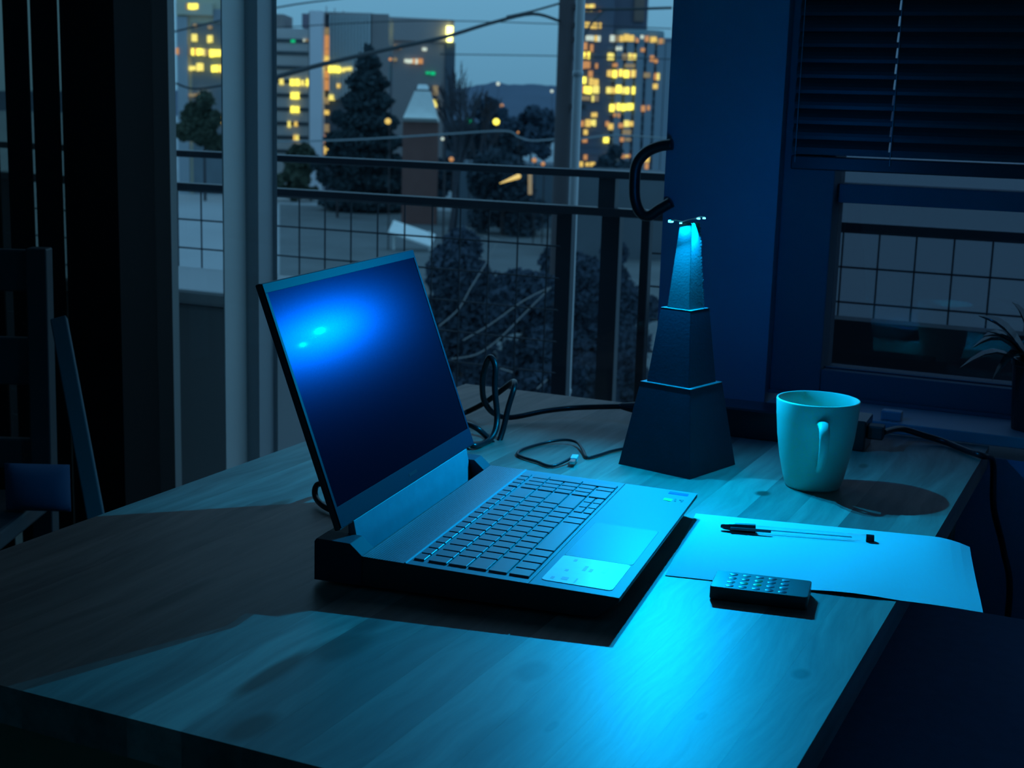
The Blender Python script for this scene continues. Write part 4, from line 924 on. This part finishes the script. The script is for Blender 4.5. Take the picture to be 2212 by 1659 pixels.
# ------------------------------------------------------------------ trees
def leafcloud(bm, pts_fn, n, size, rng):
    for _ in range(n):
        c, k_ = pts_fn(rng); s = size * rng.uniform(0.5, 1.4) * k_
        a = Vector((rng.uniform(-1, 1), rng.uniform(-1, 1), rng.uniform(-1, 1))).normalized(); b_ = a.orthogonal().normalized()
        bm.faces.new([bm.verts.new(c + a * s), bm.verts.new(c - a * s * .6 + b_ * s * .7), bm.verts.new(c - a * s * .6 - b_ * s * .7)])
def tree(name, label, cat, px, ytop, ybase, D, wpx, m_, n, size, seed, shape='cone', trunk=True):
    rng = random.Random(seed)
    p = at_d(px, ytop, D); base = at_d(px, ybase, D); h = p.z - base.z; wr = wpx * D / F / 2
    t = thing(name, label, cat, (p.x, p.y, GZ))
    z0 = 0.0 if base.z - GZ < 4 else base.z - GZ; h = p.z - GZ - z0
    clumps = [(rng.uniform(-.6, .6), rng.uniform(-.6, .6), rng.uniform(.12, .86), rng.uniform(.22, .40)) for _ in range(16)] + [(0, 0, .85, .25), (0, 0, .5, .5)]
    def fn(r):
        u = r.random()
        if shape == 'cone':
            hh = 1 - math.sqrt(r.random()); lay = 0.55 + 0.45 * abs(math.sin(hh * 26)); rad = (1 - hh) ** 0.6 * wr * lay * 1.1 * math.sqrt(r.random()) ; 
        elif shape == 'tall':
            hh = r.random(); rad = wr * math.sin(PI * min(1, 0.15 + hh * 0.85)) ** 0.6 * math.sqrt(r.random())
        elif shape == 'round':
            cx_, cy_, cz_, cr_ = clumps[r.randrange(len(clumps))]; d_ = Vector((r.gauss(0, 1), r.gauss(0, 1), r.gauss(0, 1))).normalized() * cr_ * r.random() ** 0.4
            return Vector(((cx_ + d_.x) * wr, (cy_ + d_.y) * wr, z0 + (min(cz_, 1 - cr_ * 0.5 * 0.5) + d_.z * min(.5, wr / h)) * h)), 1.0
        else:
            hh = r.random(); rad = wr * (0.65 + 0.35 * math.sin(hh * 9 + seed)) * math.sqrt(max(0.05, 1 - (2 * hh - 1) ** 4)) * math.sqrt(r.random())
        a = r.random() * 2 * PI
        return Vector((rad * math.cos(a), rad * math.sin(a), z0 + hh * h)), 1.0
    b = B(); leafcloud(b, fn, n, size, rng); o = obj('foliage', b, m_, t); o['kind'] = 'stuff'
    b = B(); tube(b, [(0, 0, 0), (0, 0, z0 + h * 0.85)], max(0.05, wr * 0.06), 8, 0.03); obj('trunk', b, polem, t)
needle = mat('conifer_needles', (0.025, 0.045, 0.055), 0.9); dk = mat('dusk_foliage', (0.035, 0.055, 0.075), 0.95); dk2 = mat('dusk_foliage_blue', (0.055, 0.085, 0.125), 0.95)  # dusk foliage colours lifted and blued for the veil of glare
tree('conifer', 'large dark conifer in front of the finned office tower', 'tree', 795, 95, 420, 160, 205, needle, 16000, 0.38, 1)
tree('conifer', 'smaller dark conifer low at the foot of the finned tower', 'tree', 730, 215, 430, 150, 110, needle, 6000, 0.34, 2, 'round')
for (px, yt, w_, D, s) in ((1000, 128, 44, 110, 11), (1025, 160, 36, 115, 12), (975, 200, 50, 100, 13)):
    pass


def bare_tree(label, px, ytop, ybase, D, spread, seed, m_, depth=5, r0_=0.10):
    rng = random.Random(seed); top = at_d(px, ytop, D); base = at_d(px, ybase, D); t = thing('bare_tree', label, 'tree', (base.x, base.y, GZ))
    H_ = top.z - GZ; b = B()
    def br(p, d, L, r, k_):
        e_ = p + d * L + Vector((rng.uniform(-.06, .06), rng.uniform(-.06, .06), 0)) * L
        tube(b, [p, (p + e_) / 2 + Vector((rng.uniform(-.05, .05), rng.uniform(-.05, .05), 0)) * L, e_], r, 4, r * 0.6)
        if k_ == 0: return
        for _ in range(3 if k_ > 1 else 4):
            nd = (d + Vector((rng.uniform(-1, 1), rng.uniform(-1, 1), rng.uniform(-.1, .6))) * spread).normalized(); br(p + (e_ - p) * rng.uniform(0.5, 1), nd, L * rng.uniform(0.55, 0.75), r * 0.6, k_ - 1)
    br(Vector((0, 0, 0)), Vector((0, 0, 1)), H_ * 0.42, r0_, depth)
    obj('branches', b, m_, t)
bark = mat('bare_bark', (0.06, 0.06, 0.075), 0.9)
bare_tree('tall bare poplar right of the brown building', 1005, 130, 420, 170, 0.28, 21, bark, 5, 0.42)
bare_tree('second bare poplar, nearer the hills', 1032, 165, 420, 166, 0.30, 22, bark, 5, 0.42)
bare_tree('bare poplar against the corner of the brown building', 978, 190, 420, 138, 0.30, 23, bark, 5, 0.42)
# dark tree mass under the hills and below the high-rise
i = 0
for (px, yt, yb, D, w_, n, sh, lab, m_) in (
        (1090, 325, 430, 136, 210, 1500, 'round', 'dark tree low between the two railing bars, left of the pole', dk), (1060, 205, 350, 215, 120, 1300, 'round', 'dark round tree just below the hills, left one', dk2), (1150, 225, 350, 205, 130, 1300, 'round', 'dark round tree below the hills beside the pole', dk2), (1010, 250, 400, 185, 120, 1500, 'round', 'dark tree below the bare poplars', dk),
        (1110, 275, 400, 175, 130, 1300, 'round', 'wide dark tree above the railing left of the pole', dk), (905, 330, 430, 181, 160, 1200, 'round', 'dark tree around the brick stack', dk), (440, 190, 340, 170, 110, 1500, 'round', 'dim tree in the narrow pane left of the mullion', mat('dim_green', (0.06, 0.075, 0.05), 0.95)),
        (640, 310, 420, 175, 110, 1000, 'round', 'dim tree at the foot of the pale office slab', MATS['dim_green']), (1330, 300, 420, 150, 120, 900, 'round', 'dim tree at the foot of the lit high-rise', dk)):
    tree('leafy_tree', lab, 'tree', px, yt, yb, D, w_, m_, int(n * 3.5), 0.22 * D / 90, 40 + i, sh); i += 1
# big dark shrubs close to the balcony
for (px, yt, yb, D, w_, n, lab) in ((1000, 455, 1000, 12, 330, 5200, 'dense dark tree close behind the mesh, right of the laptop screen'), (1140, 540, 1050, 11, 240, 3600, 'dense dark shrub close behind the mesh beside the railing post'), (1330, 470, 1000, 13, 220, 3600, 'dense dark tree behind the railing gap by the lamp'), (1250, 500, 1000, 15.6, 240, 3000, 'dark shrub behind the grey downpipe'), (1060, 560, 1100, 17, 460, 6000, 'broad dark thicket behind the nearer trees, right of the screen'), (1350, 560, 1100, 18, 300, 3500, 'broad dark thicket behind the railing gap')):
    tree('shrub', lab, 'shrub', px, yt, yb, D, w_, mat('near_foliage', (0.035, 0.055, 0.085), 0.9), int(n * 5), 0.036, 60 + i, 'round'); i += 1  # near foliage colour carries the same bluish glare veil
twm = mat('pale_twig', (0.24, 0.23, 0.23), 0.8)
tg = thing('branch', 'long pale bare branches curving behind the mesh, right of the screen', 'branch', at_d(900, 720, 8))
for pts in ([(948, 705), (990, 668), (1018, 620), (1055, 560), (1078, 515)], [(975, 775), (1030, 765), (1080, 730), (1140, 670), (1190, 620)], [(1000, 735), (1060, 700), (1130, 650), (1185, 622)], [(1035, 558), (1050, 562), (1060, 566)], [(1045, 510), (1075, 517)], [(1160, 840), (1182, 820)], [(1080, 795), (1110, 805)]):
    b = B(); tube(b, [p - tg.location for p in smooth_path([at_d(x, y, 8) for x, y in pts], 5)], 0.0038, 5); obj('twig', b, twm, tg)
